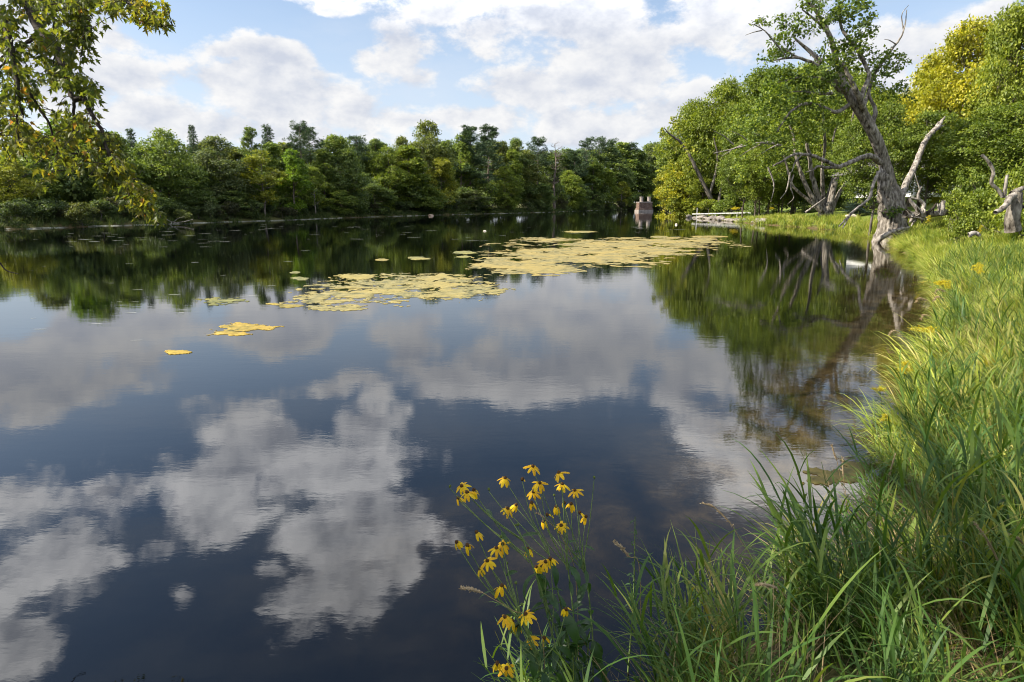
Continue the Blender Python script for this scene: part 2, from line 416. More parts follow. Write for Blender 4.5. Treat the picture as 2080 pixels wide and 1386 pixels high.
def sdist(x, y, chain=None):
    """signed distance to the river (positive on land)"""
    x = np.asarray(x, dtype=float); y = np.asarray(y, dtype=float)
    Pn = poly; n = len(Pn)
    d2 = np.full(x.shape, 1e18); ins = np.zeros(x.shape, dtype=bool)
    for i in range(n):
        ax, ay = Pn[i]; bx, by = Pn[(i + 1) % n]
        ex, ey = bx - ax, by - ay
        tt = np.clip(((x - ax) * ex + (y - ay) * ey) / (ex * ex + ey * ey), 0, 1)
        d2 = np.minimum(d2, (x - ax - tt * ex) ** 2 + (y - ay - tt * ey) ** 2)
        c_ = ((ay > y) != (by > y))
        with np.errstate(divide='ignore', invalid='ignore'):
            xi = ax + (y - ay) * ex / (ey if ey != 0 else 1e-9)
        ins ^= c_ & (x < xi)
    d = np.sqrt(d2)
    return np.where(ins, -d, d)
farline = np.array([tuple(v) for v in far])
def is_far(x, y):
    fy = np.interp(x, farline[:, 0], farline[:, 1]); return y > fy - 3
def sm(x): x = np.clip(x, 0, 1); return x * x * (3 - 2 * x)
def gh(x, y):
    x = np.asarray(x, dtype=float); y = np.asarray(y, dtype=float)
    wob = 0.35 * np.sin(x * 1.7 + 0.6 * y) * np.cos(y * 1.3 - 0.5 * x) * np.clip((np.hypot(x, y)) / 12, 0.25, 1.5)
    d = sdist(x, y) + wob
    near = 0.34 * sm(d / 0.9) + 0.95 * sm((d - 0.8) / 7.0) + 2.6 * sm((d - 7) / 30.0)
    near = near * (1 - 0.68 * sm((y - 74) / 8) * (1 - sm((y - 120) / 10)) * (1 - sm((d - 10) / 8)))
    fr = 0.45 * sm(d / 1.5) + 0.7 * sm((d - 1.0) / 8.0) + 2.0 * sm((d - 8) / 50)
    z = np.where(is_far(x, y), fr, near)
    z = z + 0.06 * np.sin(x * 0.9 + 1) * np.sin(y * 0.8) * sm(d / 2)
    return np.where(d < 0, np.maximum(-1.6, d * 0.40), z + 0.004)
def ghs(x, y): return float(gh(np.array([x]), np.array([y]))[0])
def grid_axis(lo, hi, c, fine, n):
    # spacing fine near c, growing outward
    s = np.linspace(-1, 1, n); k = 6.5
    a = np.sinh(k * s) / math.sinh(k)
    return np.where(a < 0, c + (c - lo) * a, c + (hi - c) * a)
def grid_mesh(name, xs, ys, zf, m, attrs):
    X, Y = np.meshgrid(xs, ys); Z = zf(X, Y)
    V = np.stack([X, Y, Z], -1).reshape(-1, 3)
    ny, nx = X.shape
    i = np.arange(ny - 1)[:, None] * nx + np.arange(nx - 1)[None, :]
    Fq = np.stack([i, i + 1, i + nx + 1, i + nx], -1).reshape(-1, 4)
    me = mesh_from(name, V, Fq, m, smooth=True)
    for k, f in attrs.items():
        a = me.attributes.new(k, 'FLOAT', 'POINT'); a.data.foreach_set('value', f(X, Y).astype(np.float32).ravel())
    return me
xs = grid_axis(-1500, 1500, 8, 0, 330); ys = grid_axis(-600, 2200, 18, 0, 330)
def lawn_f(X, Y):
    d = sdist(X, Y); return sm((d - 5.5) / 2.5) * sm((Y - 30) / 8) * (~is_far(X, Y)) * (Y < 130)
gme = grid_mesh('ground', xs, ys, gh, M['ground'], {
    'grassy': lambda X, Y: sm((sdist(X, Y) - 0.1) / 0.6) * (~is_far(X, Y)) * np.clip((Y - 6) / 6, 0.1, 1) * np.where(sdist(X, Y) < 14, 1, 0.25) + 0.18 * is_far(X, Y),
    'lawn': lawn_f, 'bed': lambda X, Y: 1 - sm((sdist(X, Y) + 0.1) / 0.35)})
tag(obj('ground', gme), 'grassy river banks and bare soil under the trees', kind='structure')
wme = grid_mesh('water', xs, ys, lambda X, Y: X * 0.0, M['water'], {
    'shallow': lambda X, Y: np.where(is_far(X, Y + 6), 0.25, 1.0) * sm(1 + sdist(X, Y) / np.where(Y < 14, 2.6, 3.2)) * 0.85 * sm((Y - 2.5) / 3)})
tag(obj('water', wme), 'calm dark river mirroring clouds and trees', kind='structure')

# ------------------------------------------------------------------ tree generators (local space, base at the origin)
def deciduous(seed, H=11.0, Rc=3.6, cb=0.22, lobes=16, nleaf=7000, ls=0.26, lean=0.0, narrow=1.0, top=0.5, sides=6, tr=0.16, clump=16, tight=0.07):
    r_ = np.random.default_rng(seed)
    zc0 = H * cb
    cents = []; rads = []
    tries = 0
    while len(cents) < lobes and tries < 4000:
        tries += 1
        hfr = r_.random() ** 0.85
        z = zc0 + (H - zc0) * hfr * 0.93
        prof = math.sin(math.pi * min(1, max(0.04, (hfr * (1 - 0.16) + 0.14))) ** (0.75 + top * 0.5)) ** 0.65
        rr = Rc * prof * (0.45 + 0.5 * math.sqrt(r_.random())) * narrow
        th = r_.random() * 2 * math.pi
        lr = Rc * (0.20 + 0.24 * r_.random()) * (0.6 + 0.4 * prof)
        c = np.array([rr * math.cos(th) * 0.85 + lean * hfr * H, rr * math.sin(th) * 0.85, min(z, H - lr * 0.75)])
        if all(np.linalg.norm(c - q) > 0.50 * max(lr, q_r) for q, q_r in zip(cents, rads)):
            cents.append(c); rads.append(lr)
    cents.append(np.array([lean * H * 0.95, 0, H - Rc * 0.28])); rads.append(Rc * 0.3)
    cents = np.array(cents); rads = np.array(rads)
    wts = rads ** 2; wts /= wts.sum()
    ncl = nleaf // clump
    li = r_.choice(len(cents), ncl, p=wts)
    dv = nrmz(r_.normal(size=(ncl, 3)) + np.array([0, 0, 0.45]))
    rad = rads[li][:, None] * (0.62 + 0.42 * r_.random((ncl, 1)) ** 0.6)
    cc = cents[li] + dv * rad * np.array([1, 1, 0.82])
    k = np.repeat(np.arange(ncl), clump)
    off = r_.normal(size=(len(k), 3)) * np.array([1, 1, 0.55]) * (Rc * tight)
    C = cc[k] + off
    outw = nrmz(C - cents[li[k]])
    N = nrmz(outw * 0.55 + np.array([0, 0, 0.75]) + r_.normal(size=C.shape) * 0.45)
    Dd = nrmz(r_.normal(size=C.shape) + outw * 0.6 + np.array([0, 0, -0.25]))
    L = ls * (0.7 + 0.6 * r_.random(len(C)))
    V, Fq = leaves_arr(C, Dd, N, L, L * 0.72)
    ct = r_.random(ncl)
    tone = np.clip(0.02 + 0.62 * ct[k] + 0.36 * r_.random(len(C)), 0, 1)
    paths = []
    tp = [np.array([0, 0, -0.3])]
    for i in range(1, 7):
        f = i / 6
        tp.append(np.array([lean * H * f ** 1.3 * 0.9 + (r_.random() - 0.5) * 0.25, (r_.random() - 0.5) * 0.25, H * 0.86 * f]))
    tpts, trad = limb_path(tp, tr, 0.03, 3); trad[0] = tr * 1.5
    paths.append((tpts, trad))
    for c, q in zip(cents, rads):
        zz = max(0.12 * H, min(c[2] - 0.25 * np.hypot(c[0], c[1]) - q * 0.8, H * 0.75))
        i = int(np.argmin(abs(tpts[:, 2] - zz))); s0 = tpts[i]
        mid = (s0 + c) / 2 + np.array([0, 0, -0.12 * np.linalg.norm(c - s0)]) + r_.normal(size=3) * 0.12
        paths.append(limb_path([s0, mid, c], max(0.02, trad[i] * 0.5), 0.018, 4, 0.08, int(r_.integers(1e6))))
        for _ in range(3):
            e = c + nrmz(r_.normal(size=3) + [0, 0, 0.4]) * q * 0.85
            paths.append(limb_path([c, (c + e) / 2 + r_.normal(size=3) * 0.08, e], 0.02, 0.007, 2))
    return (V, Fq, tone), tube(paths, sides, 0.12, seed)

def tufts(C, out_dir, n, size, r_, ls, flat=0.6):
    k = np.repeat(np.arange(len(C)), n)
    off = r_.normal(size=(len(k), 3)) * np.array([1, 1, flat]) * size
    P = C[k] + off
    Dd = nrmz(off + out_dir[k] * size * 1.2 + np.array([0, 0, 0.25 * size]))
    N = nrmz(r_.normal(size=P.shape) + np.array([0, 0, 0.7]))
    L = ls * (0.7 + 0.6 * r_.random(len(P)))
    V, Fq = leaves_arr(P, Dd, N, L, L * 0.30, 0.1)
    ct = r_.random(len(C))
    return V, Fq, np.clip(0.15 + 0.45 * ct[k] + 0.4 * r_.random(len(P)), 0, 1)
def red_pine(seed, H=15.0, cr=1.9, cb=0.62, nb=34, ntuft=30):
    r_ = np.random.default_rng(seed)
    tp = [np.array([0, 0, -0.3]), np.array([0.08, 0.05, H * 0.35]), np.array([-0.05, 0, H * 0.7]), np.array([0.05, 0, H * 0.97])]
    tpts, trad = limb_path(tp, 0.15, 0.03, 6); paths = [(tpts, trad)]
    C = []; O = []
    for i in range(nb):
        f = cb + (1 - cb) * (i + r_.random()) / nb
        z = H * f; i0 = int(np.argmin(abs(tpts[:, 2] - z))); s0 = tpts[i0]
        u = (f - cb) / (1 - cb)
        ln = cr * (0.45 + 0.55 * math.sin(math.pi * min(1, 0.25 + u * 0.72))) * (0.55 + 0.6 * r_.random())
        th = r_.random() * 6.283; dr = np.array([math.cos(th), math.sin(th), 0.10 + 0.35 * u])
        e = s0 + dr * ln + np.array([0, 0, 0.12])
        paths.append(limb_path([s0, (s0 + e) / 2 - np.array([0, 0, 0.06]), e], 0.035, 0.012, 2))
        for q in range(5):
            fr = 0.45 + 0.58 * q / 4
            C.append(s0 + (e - s0) * fr + r_.normal(size=3) * 0.24); O.append(dr * 0.6)
    return tufts(np.array(C), np.array(O), ntuft, 0.15, r_, 0.30), tube(paths, 6, 0.1, seed)
def white_pine(seed, H=15.0, cr=4.2, nb=46):
    r_ = np.random.default_rng(seed)
    tpts, trad = limb_path([(0, 0, -0.3), (0.1, 0, H * 0.4), (-0.05, 0, H * 0.7), (0, 0, H)], 0.24, 0.03, 6); paths = [(tpts, trad)]
    C = []; O = []
    for i in range(nb):
        f = 0.34 + 0.66 * (i + 0.5 * r_.random()) / nb; z = H * f
        i0 = int(np.argmin(abs(tpts[:, 2] - z))); s0 = tpts[i0]; u = (f - 0.34) / 0.66
        ln = cr * (1.02 - u ** 1.6 * 0.80) * (0.55 + 0.5 * r_.random())
        th = r_.random() * 6.283; ho = np.array([math.cos(th), math.sin(th), 0])
        e = s0 + ho * ln + np.array([0, 0, ln * (0.14 + 0.75 * u)])
        m_ = s0 + ho * ln * 0.55 + np.array([0, 0, ln * (0.0 + 0.28 * u)])
        pth, pr = limb_path([s0, m_, e], 0.05, 0.012, 4); paths.append((pth, pr))
        for q in range(12):
            a = pth[int((0.35 + 0.65 * q / 11) * (len(pth) - 1))]
            C.append(a + r_.normal(size=3) * np.array([0.2, 0.2, 0.06]) + [0, 0, 0.05]); O.append(ho * 0.6 + [0, 0, 0.4])
    return tufts(np.array(C), np.array(O), 26, 0.17, r_, 0.32, 0.45), tube(paths, 6, 0.1, seed)
def spruce(seed, H=10.0, cr=1.7, nb=130, full=0.06):
    r_ = np.random.default_rng(seed)
    tpts, trad = limb_path([(0, 0, -0.3), (0, 0, H * 0.5), (0, 0, H)], 0.13, 0.015, 8); paths = [(tpts, trad)]
    C = []; O = []
    for i in range(nb):
        f = full + (1 - full) * ((i + r_.random()) / nb); s0 = np.array([0, 0, H * f])
        ln = cr * (1 - f) ** 0.85 * (0.7 + 0.45 * r_.random()) + 0.08
        th = i * 2.399 + r_.random(); ho = np.array([math.cos(th), math.sin(th), 0])
        e = s0 + ho * ln + np.array([0, 0, -0.10 * ln + 0.12])
        m_ = s0 + ho * ln * 0.5 + np.array([0, 0, -0.14 * ln])
        pth, pr = limb_path([s0, m_, e], 0.025, 0.008, 3); paths.append((pth, pr))
        nq = max(2, int(ln / 0.16))
        for q in range(nq):
            C.append(s0 + (e - s0) * (0.15 + 0.85 * q / max(1, nq - 1)) + r_.normal(size=3) * 0.05); O.append(ho * 0.7 + [0, 0, -0.1])
    return tufts(np.array(C), np.array(O), 18, 0.12, r_, 0.26, 0.35), tube(paths, 5, 0.1, seed)
def bare_tree(seed, H=12.0, sp=1.3):
    r_ = np.random.default_rng(seed)
    tpts, trad = limb_path([(0, 0, -0.3), (0.1, 0, H * 0.4), (-0.1, 0, H * 0.7), (0.05, 0, H)], 0.17, 0.02, 6); paths = [(tpts, trad)]
    for i in range(46):
        f = 0.38 + 0.6 * r_.random(); i0 = int(np.argmin(abs(tpts[:, 2] - H * f))); s0 = tpts[i0]
        th = r_.random() * 6.283; ln = sp * (0.4 + 0.8 * r_.random()) * (1.1 - 0.5 * f)
        e = s0 + np.array([math.cos(th), math.sin(th), 0.5 + r_.random() * 0.9]) * ln
        pth, pr = limb_path([s0, (s0 + e) / 2 - [0, 0, 0.1], e], 0.035, 0.008, 3, 0.08, i); paths.append((pth, pr))
        for q in range(3):
            a = pth[int(r_.integers(3, len(pth)))]; e2 = a + nrmz(r_.normal(size=3) + [0, 0, 0.9]) * 0.5
            paths.append(limb_path([a, (a + e2) / 2, e2], 0.012, 0.005, 2))
    return tube(paths, 5, 0.1, seed)

VAR = {}
def variant(kind, idx):
    key = (kind, idx)
    if key in VAR: return VAR[key]
    s = idx * 13 + 5
    if kind == 'round': L_, T_ = deciduous(s, 11, 3.6, 0.08, 34, 15000, 0.25)
    elif kind == 'tall': L_, T_ = deciduous(s, 12, 2.6, 0.10, 28, 11000, 0.25, narrow=0.85)
    elif kind == 'open': L_, T_ = deciduous(s, 11, 2.9, 0.22, 20, 6500, 0.25, clump=14)
    elif kind == 'high': L_, T_ = deciduous(s, 12, 4.4, 0.37, 40, 26000, 0.20, sides=8, tr=0.16, tight=0.055)
    elif kind == 'shrub': L_, T_ = deciduous(s, 3.4, 2.3, 0.02, 12, 3600, 0.20, tr=0.06)
    elif kind == 'big': L_, T_ = deciduous(s, 13, 5.2, 0.17, 52, 40000, 0.22, sides=8, tr=0.28, tight=0.055)
    elif kind == 'redpine': L_, T_ = red_pine(s)
    elif kind == 'whitepine': L_, T_ = white_pine(s)
    elif kind == 'spruce': L_, T_ = spruce(s)
    elif kind == 'bare': L_, T_ = None, bare_tree(s)
    lm = None
    if L_ is not None:
        mm = M['needle'] if 'pine' in kind or kind == 'spruce' else M['leaf']
        lm = mesh_from(f'{kind}_crown', L_[0], L_[1], mm, L_[2])
        lo, hi = L_[0].min(0), L_[0].max(0); dims = (max(hi[0] - lo[0], hi[1] - lo[1]), hi[2])
    else: dims = (2.4, 12.3)
    tm = mesh_from(f'{kind}_trunk', T_[0], T_[1], M['farbark'], smooth=True)
    VAR[key] = (lm, tm, dims); return VAR[key]
def plant_tree(name, kind, idx, x, y, height, width, color, label, cat='tree', group=None, rz=None, bark=(1, 1, 1), sink=0.1, z=None, tilt=(0, 0)):
    lm, tm, dims = variant(kind, idx)
    e = empty(name, (x, y, (ghs(x, y) if z is None else z) - sink), label, cat, group)
    e.rotation_euler = (tilt[0], tilt[1], rnd.random() * 6.283 if rz is None else rz)
    sz = height / dims[1]; sx = width / dims[0]
    e.scale = (sx, sx, sz)
    t_ = obj('trunk', tm, e); t_.color = (*bark, 1)
    if lm is not None:
        c_ = obj('crown', lm, e); c_.color = (*color, 1)
    return e

# ------------------------------------------------------------------ far bank wood
fpx = np.array([p_[0] for p_ in far_px] + [1290, 1380]); fD = np.array([G(*p_).y for p_ in far_px] + [255, 285])
def far_at(px, back): return float(np.interp(px, fpx, fD)) + back
GR = (0.165, 0.210, 0.058); DK = (0.130, 0.170, 0.062); YG = (0.17, 0.21, 0.04); LM = (0.150, 0.225, 0.030)
YE = (0.24, 0.245, 0.04); OL = (0.15, 0.17, 0.055); PN = (0.075, 0.115, 0.058); GB = (0.13, 0.155, 0.080)
FT = [
 # px, top, width px, kind, idx, colour, back, name, label
 (18,322,100,'round',0,YE,6,'riverside_tree','low yellow green bushy tree at the far left edge of the far bank'),
 (72,300,90,'round',1,GR,11,'riverside_tree','dark green tree behind the yellow bush at the far left'),
 (122,238,120,'tall',0,LM,16,'riverside_tree','tall pale green tree seen through the hanging maple branch'),
 (150,232,140,'round',0,GR,18,'riverside_tree','tall broad tree rising behind the hanging maple leaves'),
 (218,264,110,'round',2,GR,14,'riverside_tree','broad green tree just right of the hanging branch'),
 (60,262,120,'round',3,OL,20,'riverside_tree','tall olive tree behind the upper left hanging leaves'),
 (178,292,95,'round',2,DK,10,'riverside_tree','dark tree behind the tip of the hanging branch, far left bank'),
 (232,300,90,'round',3,GR,8,'riverside_tree','dark rounded tree left of the large round tree on the far bank'),
 (263,259,50,'spruce',0,PN,20,'spruce_tree','thin spruce tip leftmost on the far skyline'),
 (330,259,132,'round',0,GR,9,'riverside_tree','large round green tree, widest on the left of the far bank'),
 (388,252,48,'spruce',1,PN,22,'spruce_tree','dark spruce tip between the round tree and dull green tree'),
 (438,272,125,'round',1,GB,8,'riverside_tree','dull grey green tree with a flat wide crown on the far bank'),
 (506,255,60,'tall',1,DK,14,'riverside_tree','narrow dark tree left of the spruce pair on the far bank'),
 (541,251,60,'spruce',0,PN,17,'spruce_tree','twin pointed spruce tops above the orange tinted tree'),
 (548,285,80,'tall',2,GR,11,'riverside_tree','mid green tree behind the orange tinted tree'),
 (528,302,92,'open',0,YE,4,'riverside_tree','orange tinted yellow tree with pale thin trunk on the far bank'),
 (590,300,66,'tall',0,LM,4,'riverside_tree','narrow lime green tree right of the orange tinted tree'),
 (607,243,66,'redpine',0,PN,12,'red_pine','tall red pine with bare trunk, left one of the close pair'),
 (626,256,58,'redpine',1,PN,13,'red_pine','red pine with bare trunk, right one of the close pair'),
 (634,338,52,'open',1,YG,3,'riverside_tree','small pale yellow sapling with twin thin trunks below the red pines'),
 (655,300,60,'tall',2,GR,9,'riverside_tree','green tree just right of the red pine pair'),
 (682,272,104,'round',2,GR,9,'riverside_tree','broad green tree right of the sapling with twin trunks'),
 (723,273,60,'redpine',2,PN,16,'red_pine','dark pine top poking out right of the broad green tree'),
 (702,300,90,'round',3,DK,5,'riverside_tree','dark green tree in front of the poking pine top'),
 (762,279,60,'tall',1,DK,15,'riverside_tree','slim dark tree behind between the broad tree and yellow green pair'),
 (786,295,84,'round',0,YG,9,'riverside_tree','yellow green rounded tree, left of the pair below the tallest oak'),
 (828,292,90,'tall',2,YG,7,'riverside_tree','yellow green tree, right of the pair below the tallest oak'),
 (815,274,60,'round',3,OL,15,'riverside_tree','olive tree peeping left of the tallest oak'),
 (868,240,112,'round',1,OL,12,'oak_tree','tallest oak of the far skyline with a high domed crown'),
 (895,317,74,'round',2,YE,4,'riverside_tree','bright yellow crowned tree below the tallest oak'),
 (935,270,60,'tall',0,GR,14,'riverside_tree','green tree between the tallest oak and the white pines'),
 (955,252,88,'whitepine',0,PN,12,'white_pine','broad dark white pine, left one of the pair with upswept boughs'),
 (992,251,92,'whitepine',1,PN,13,'white_pine','broad dark white pine, right one of the pair with upswept boughs'),
 (1022,284,50,'tall',1,OL,14,'riverside_tree','thin olive tree with a bare pale stem right of the white pines'),
 (1048,278,66,'round',3,DK,15,'riverside_tree','dark oak like crown left of the leaning red pine'),
 (1040,300,56,'tall',2,YG,9,'riverside_tree','yellow green crown in front of the dark oak like crown'),
 (1026,334,70,'round',1,YG,4,'riverside_tree','yellow topped low tree below the white pines at the water'),
 (1093,275,56,'redpine',0,PN,16,'red_pine','single ragged red pine left of the grey dead tree'),
 (1075,310,60,'tall',1,OL,10,'riverside_tree','olive brown tree left of the grey dead tree'),
 (1128,289,42,'bare',0,(1.9,1.8,1.75),6,'dead_tree','grey leafless dead tree standing on the far bank'),
 (1156,345,66,'round',0,YG,5,'riverside_tree','low round light green tree right of the grey dead tree'),
 (1168,302,76,'whitepine',0,PN,16,'white_pine','dark cone shaped pine right of the grey dead tree'),
 (1193,277,42,'redpine',1,PN,20,'red_pine','red pine, first of three in a row left of the pier'),
 (1219,276,42,'redpine',2,PN,20,'red_pine','red pine, middle of three in a row left of the pier'),
 (1246,279,42,'redpine',0,PN,20,'red_pine','red pine, third of three in a row left of the pier'),
 (1285,288,40,'redpine',1,PN,20,'red_pine','lower red pine above the stone pier'),
 (1230,340,62,'round',2,YG,6,'riverside_tree','light green tree in front of the row of red pines'),
 (1205,320,60,'tall',0,GR,12,'riverside_tree','green tree beneath the first red pine of the row'),
 (1264,368,40,'open',1,YE,3,'riverside_tree','small yellow tinged tree close left of the stone pier'),
 (1262,318,60,'round',3,DK,12,'riverside_tree','dark tree beneath the third red pine of the row'),
 (1300,302,56,'tall',2,DK,14,'riverside_tree','dark tree directly behind the stone pier'),
 (1326,292,60,'round',0,GB,16,'riverside_tree','hazy green tree right of the stone pier on the skyline'),
 (1352,300,70,'round',1,GR,10,'riverside_tree','green tree half hidden by the dock side trees'),
 (1328,350,60,'round',2,GR,5,'riverside_tree','low green tree with a leaning pale stem right of the pier'),
 (1175,372,70,'round',3,DK,3,'riverside_tree','low dark tree on the bank below the cone shaped pine'),
 (1100,372,60,'round',2,DK,5,'riverside_tree','low dark bushy tree left of the dead tree trunk'),
 (965,385,80,'open',0,GB,3,'riverside_tree','low grey green tree with thin stems below the white pines'),
 (860,372,90,'round',3,GR,3,'riverside_tree','low leafy tree reaching the water below the yellow crown'),
 (760,372,90,'round',0,DK,4,'riverside_tree','low dark tree below the yellow green pair'),
 (690,385,80,'round',1,GR,3,'riverside_tree','low bushy tree at the water below the broad green tree'),
 (470,385,90,'round',2,DK,4,'riverside_tree','low dark tree below the dull grey green tree'),
 (395,372,90,'round',3,DK,5,'riverside_tree','low shaded tree below the large round green tree'),
 (300,385,90,'round',1,DK,4,'riverside_tree','low shaded tree beside the hanging branch tip'),
]
for (px, top, wp, kd, ix, colr, back, nm, lab) in FT:
    D = far_at(px, back); q = at(px, top, D); g = ghs(q.x, q.y)
    plant_tree(nm, kd, ix, q.x, q.y, q.z - g + 0.1, S2(wp, D) * 1.12, colr, lab, group='trees of the far bank wood', bark=(1.9, 1.85, 1.8) if kd == 'open' else (1.2, 1.1, 1.05))
rn = random.Random(5)
# hidden rows behind, and the wood going on outside the frame
for i in range(64):
    px = -330 + i * 27.5 + rn.uniform(-8, 8); back = rn.choice([20, 26, 32]); D = far_at(px, back)
    q = at(px, rn.uniform(282, 306), D); g = ghs(q.x, q.y)
    plant_tree('woodland_tree', rn.choice(['round', 'tall']), rn.randrange(4), q.x, q.y, max(4, q.z - g), S2(90, D) * 1.1, rn.choice([GR, DK, OL, DK]),
               'dark green tree standing deep inside the far wood, behind the front row', group='trees deep in the far wood')
for i in range(12):
    px = 1380 + i * 42; D = 300 + i * 6 + rn.uniform(0, 10); q = at(px, rn.uniform(292, 310), D)
    plant_tree('woodland_tree', 'round', rn.randrange(4), q.x, q.y, max(4, q.z), S2(80, D), rn.choice([GR, DK, OL]),
               'dark green tree standing deep inside the far wood, behind the front row', group='trees deep in the far wood')
# understorey shrubs at the foot of the wood
for i in range(60):
    px = -60 + i * 24.0 + rn.uniform(-8, 8); D = far_at(px, rn.uniform(1.8, 4.5)); q = at(px, 400, D)
    s_ = rn.uniform(0.5, 0.95) * (1 + D / 260)
    plant_tree('understorey_shrub', 'shrub', rn.randrange(3), q.x, q.y, 2.3 * s_, 3.4 * s_, rn.choice([(0.06, 0.085, 0.035), (0.075, 0.10, 0.04), (0.09, 0.12, 0.045), (0.07, 0.07, 0.04)]),  # shade at the foot of the wood is put into these dark leaf colours
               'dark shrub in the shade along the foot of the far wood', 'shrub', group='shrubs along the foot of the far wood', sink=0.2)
for i in range(46):
    px = -120 + i * 33.0 + rn.uniform(-8, 8); D = far_at(px, rn.uniform(7, 12)); q = at(px, 400, D)
    s_ = rn.uniform(1.7, 2.4) * (1 + D / 400)
    plant_tree('understorey_shrub', 'shrub', rn.randrange(3), q.x, q.y, 2.6 * s_, 3.2 * s_, rn.choice([DK, DK, GR]),
               'tall dark shrub between the trunks of the far wood', 'shrub', group='tall shrubs between the trunks of the far wood', sink=0.2)
for px, top, base, wp, colr, lab in ((426, 405, 440, 44, GB, 'pale leafed bush standing alone on the far bank grass'),
                                     (365, 422, 452, 50, (0.15, 0.17, 0.06), 'small pale bush sprouting from a fallen branch at the far waterline'),
                                     (985, 420, 436, 50, YG, 'light green bush low at the water below the white pines'),
                                     (160, 405, 446, 70, (0.12, 0.13, 0.04), 'low light bush on the far left bank')):
    D = far_at(px, 0.4 if base > 445 else 1.5); q = at(px, top, D); g = ghs(q.x, q.y)
    plant_tree('bank_bush', 'shrub', 1, q.x, q.y, q.z - g, S2(wp, D), colr, lab, 'bush', sink=0.05)
# fallen branch lying in the water at the far left bank
D = far_at(350, -0.6)
fb = tube([limb_path([at(338, 446, D), at(352, 452, D - .3), at(372, 451, D - .4), at(392, 446, D)], 0.06, 0.03, 4),
           limb_path([at(352, 452, D - .3), at(362, 444, D), at(376, 440, D)], 0.03, 0.012, 3),
           limb_path([at(350, 451, D - .3), at(345, 458, D - .8), at(358, 459, D - 1)], 0.04, 0.02, 3)], 5, 0.2, 3)
tag(obj('fallen_branch', mesh_from('fallen_branch', fb[0], fb[1], M['drift'], smooth=True)), 'pale fallen branch lying in the water at the far left bank', 'branch')

# pale dry strip at the far waterline
pts = [Vector((p_.x, p_.y)) for p_ in far[4:-2]]
V = []; Fs = []
k = 0
for a, b in zip(pts[:-1], pts[1:]):
    n = max(2, int((b - a).length / 0.8))
    for i in range(n):
        c = a.lerp(b, i / n); dr = (b - a).normalized(); nr = Vector((-dr.y, dr.x))
        o_ = 0.10 + 0.22 * mnoise.noise(Vector((c.x * .35, c.y * .35, 0))); w_ = max(0.02, 0.10 + 0.22 * mnoise.noise(Vector((c.x * .6, c.y * .6, 5))))
        V += [(c.x + nr.x * (o_ - w_), c.y + nr.y * (o_ - w_), 0.03), (c.x + nr.x * (o_ + w_), c.y + nr.y * (o_ + w_), 0.07)]
        if k: Fs.append((2 * k - 2, 2 * k, 2 * k + 1, 2 * k - 1))
        k += 1
tag(obj('shore_strip', mesh_from('shore_strip', V, Fs, M['scum'])), 'thin pale strip of dry debris along the far waterline', kind='stuff')

# ------------------------------------------------------------------ stone pier in the river
D0 = 190.0; pc = at(1308, 430, D0)
def zpx(py, D): return at(1308, py, D).z
pr = empty('bridge_pier', (pc.x, D0, 0), 'old red stone bridge pier standing in the far river with two stubby columns on top', 'pier')
wd = S2(29, D0) / 2
pr.rotation_euler = (0, 0, R(16))
z1, z2, z3 = 0.55, zpx(410.5, D0), zpx(400, D0)
obj('footing', box_mesh('footing', -wd * 1.13, wd * 1.10, -1.3, 1.3, -1.0, z1, M['piertop'], 0.06), pr)
obj('plinth', box_mesh('plinth', -wd * 1.06, wd * 1.03, -1.15, 1.15, z1, z1 + 0.5, M['pier'], 0.05), pr)
nrow = 5; hrow = (z2 - 0.22 - z1 - 0.5) / nrow
for rI in range(nrow):
    ncol = 5
    for cI in range(ncol):
        sh_ = 0.0 if rI % 2 else 0.5 / ncol
        x0 = -wd + 2 * wd * max(0, cI / ncol - sh_); x1 = -wd + 2 * wd * (1 if cI == ncol - 1 else (cI + 1) / ncol - sh_)
        pj = 0.02 * ((cI * 7 + rI * 3) % 3)
        obj('stone_block', box_mesh('stone_block', x0 + 0.02, x1 - 0.02, -1.0 - pj, 1.0 + pj, z1 + 0.5 + rI * hrow + 0.02, z1 + 0.5 + (rI + 1) * hrow - 0.02, M['pier'], 0.04), pr)
obj('core', box_mesh('core', -wd * 0.97, wd * 0.97, -0.94, 0.94, z1 + 0.4, z2 - 0.25, M['pier']), pr)
obj('coping', box_mesh('coping', -wd * 1.02, wd * 1.02, -1.1, 1.1, z2 - 0.22, z2, M['piertop'], 0.05), pr)
for sx_ in (-0.52, 0.62):
    cpts = [(sx_ * wd, -0.3, z2), (sx_ * wd, -0.3, z2 + 0.3), (sx_ * wd, -0.3, z3 - 0.25), (sx_ * wd, -0.3, z3 - 0.22), (sx_ * wd, -0.3, z3)]
    tv, tf = tube([(cpts, [0.52, 0.50, 0.50, 0.58, 0.56])], 12)
    tf = [tuple(f) for f in tf] + [tuple(range(48, 60))]
    obj('column', mesh_from('column', tv, tf, M['piertop'], smooth=False), pr)
q = pc; bsh = plant_tree('pier_plant', 'shrub', 0, pc.x + 0.62 * wd * math.cos(R(10)) + 0.05, D0 + 0.62 * wd * math.sin(R(10)) - 0.3, 0.7, 0.9, GR, 'tiny green plant growing on top of the right hand pier column', 'plant', z=z3, sink=0.02)

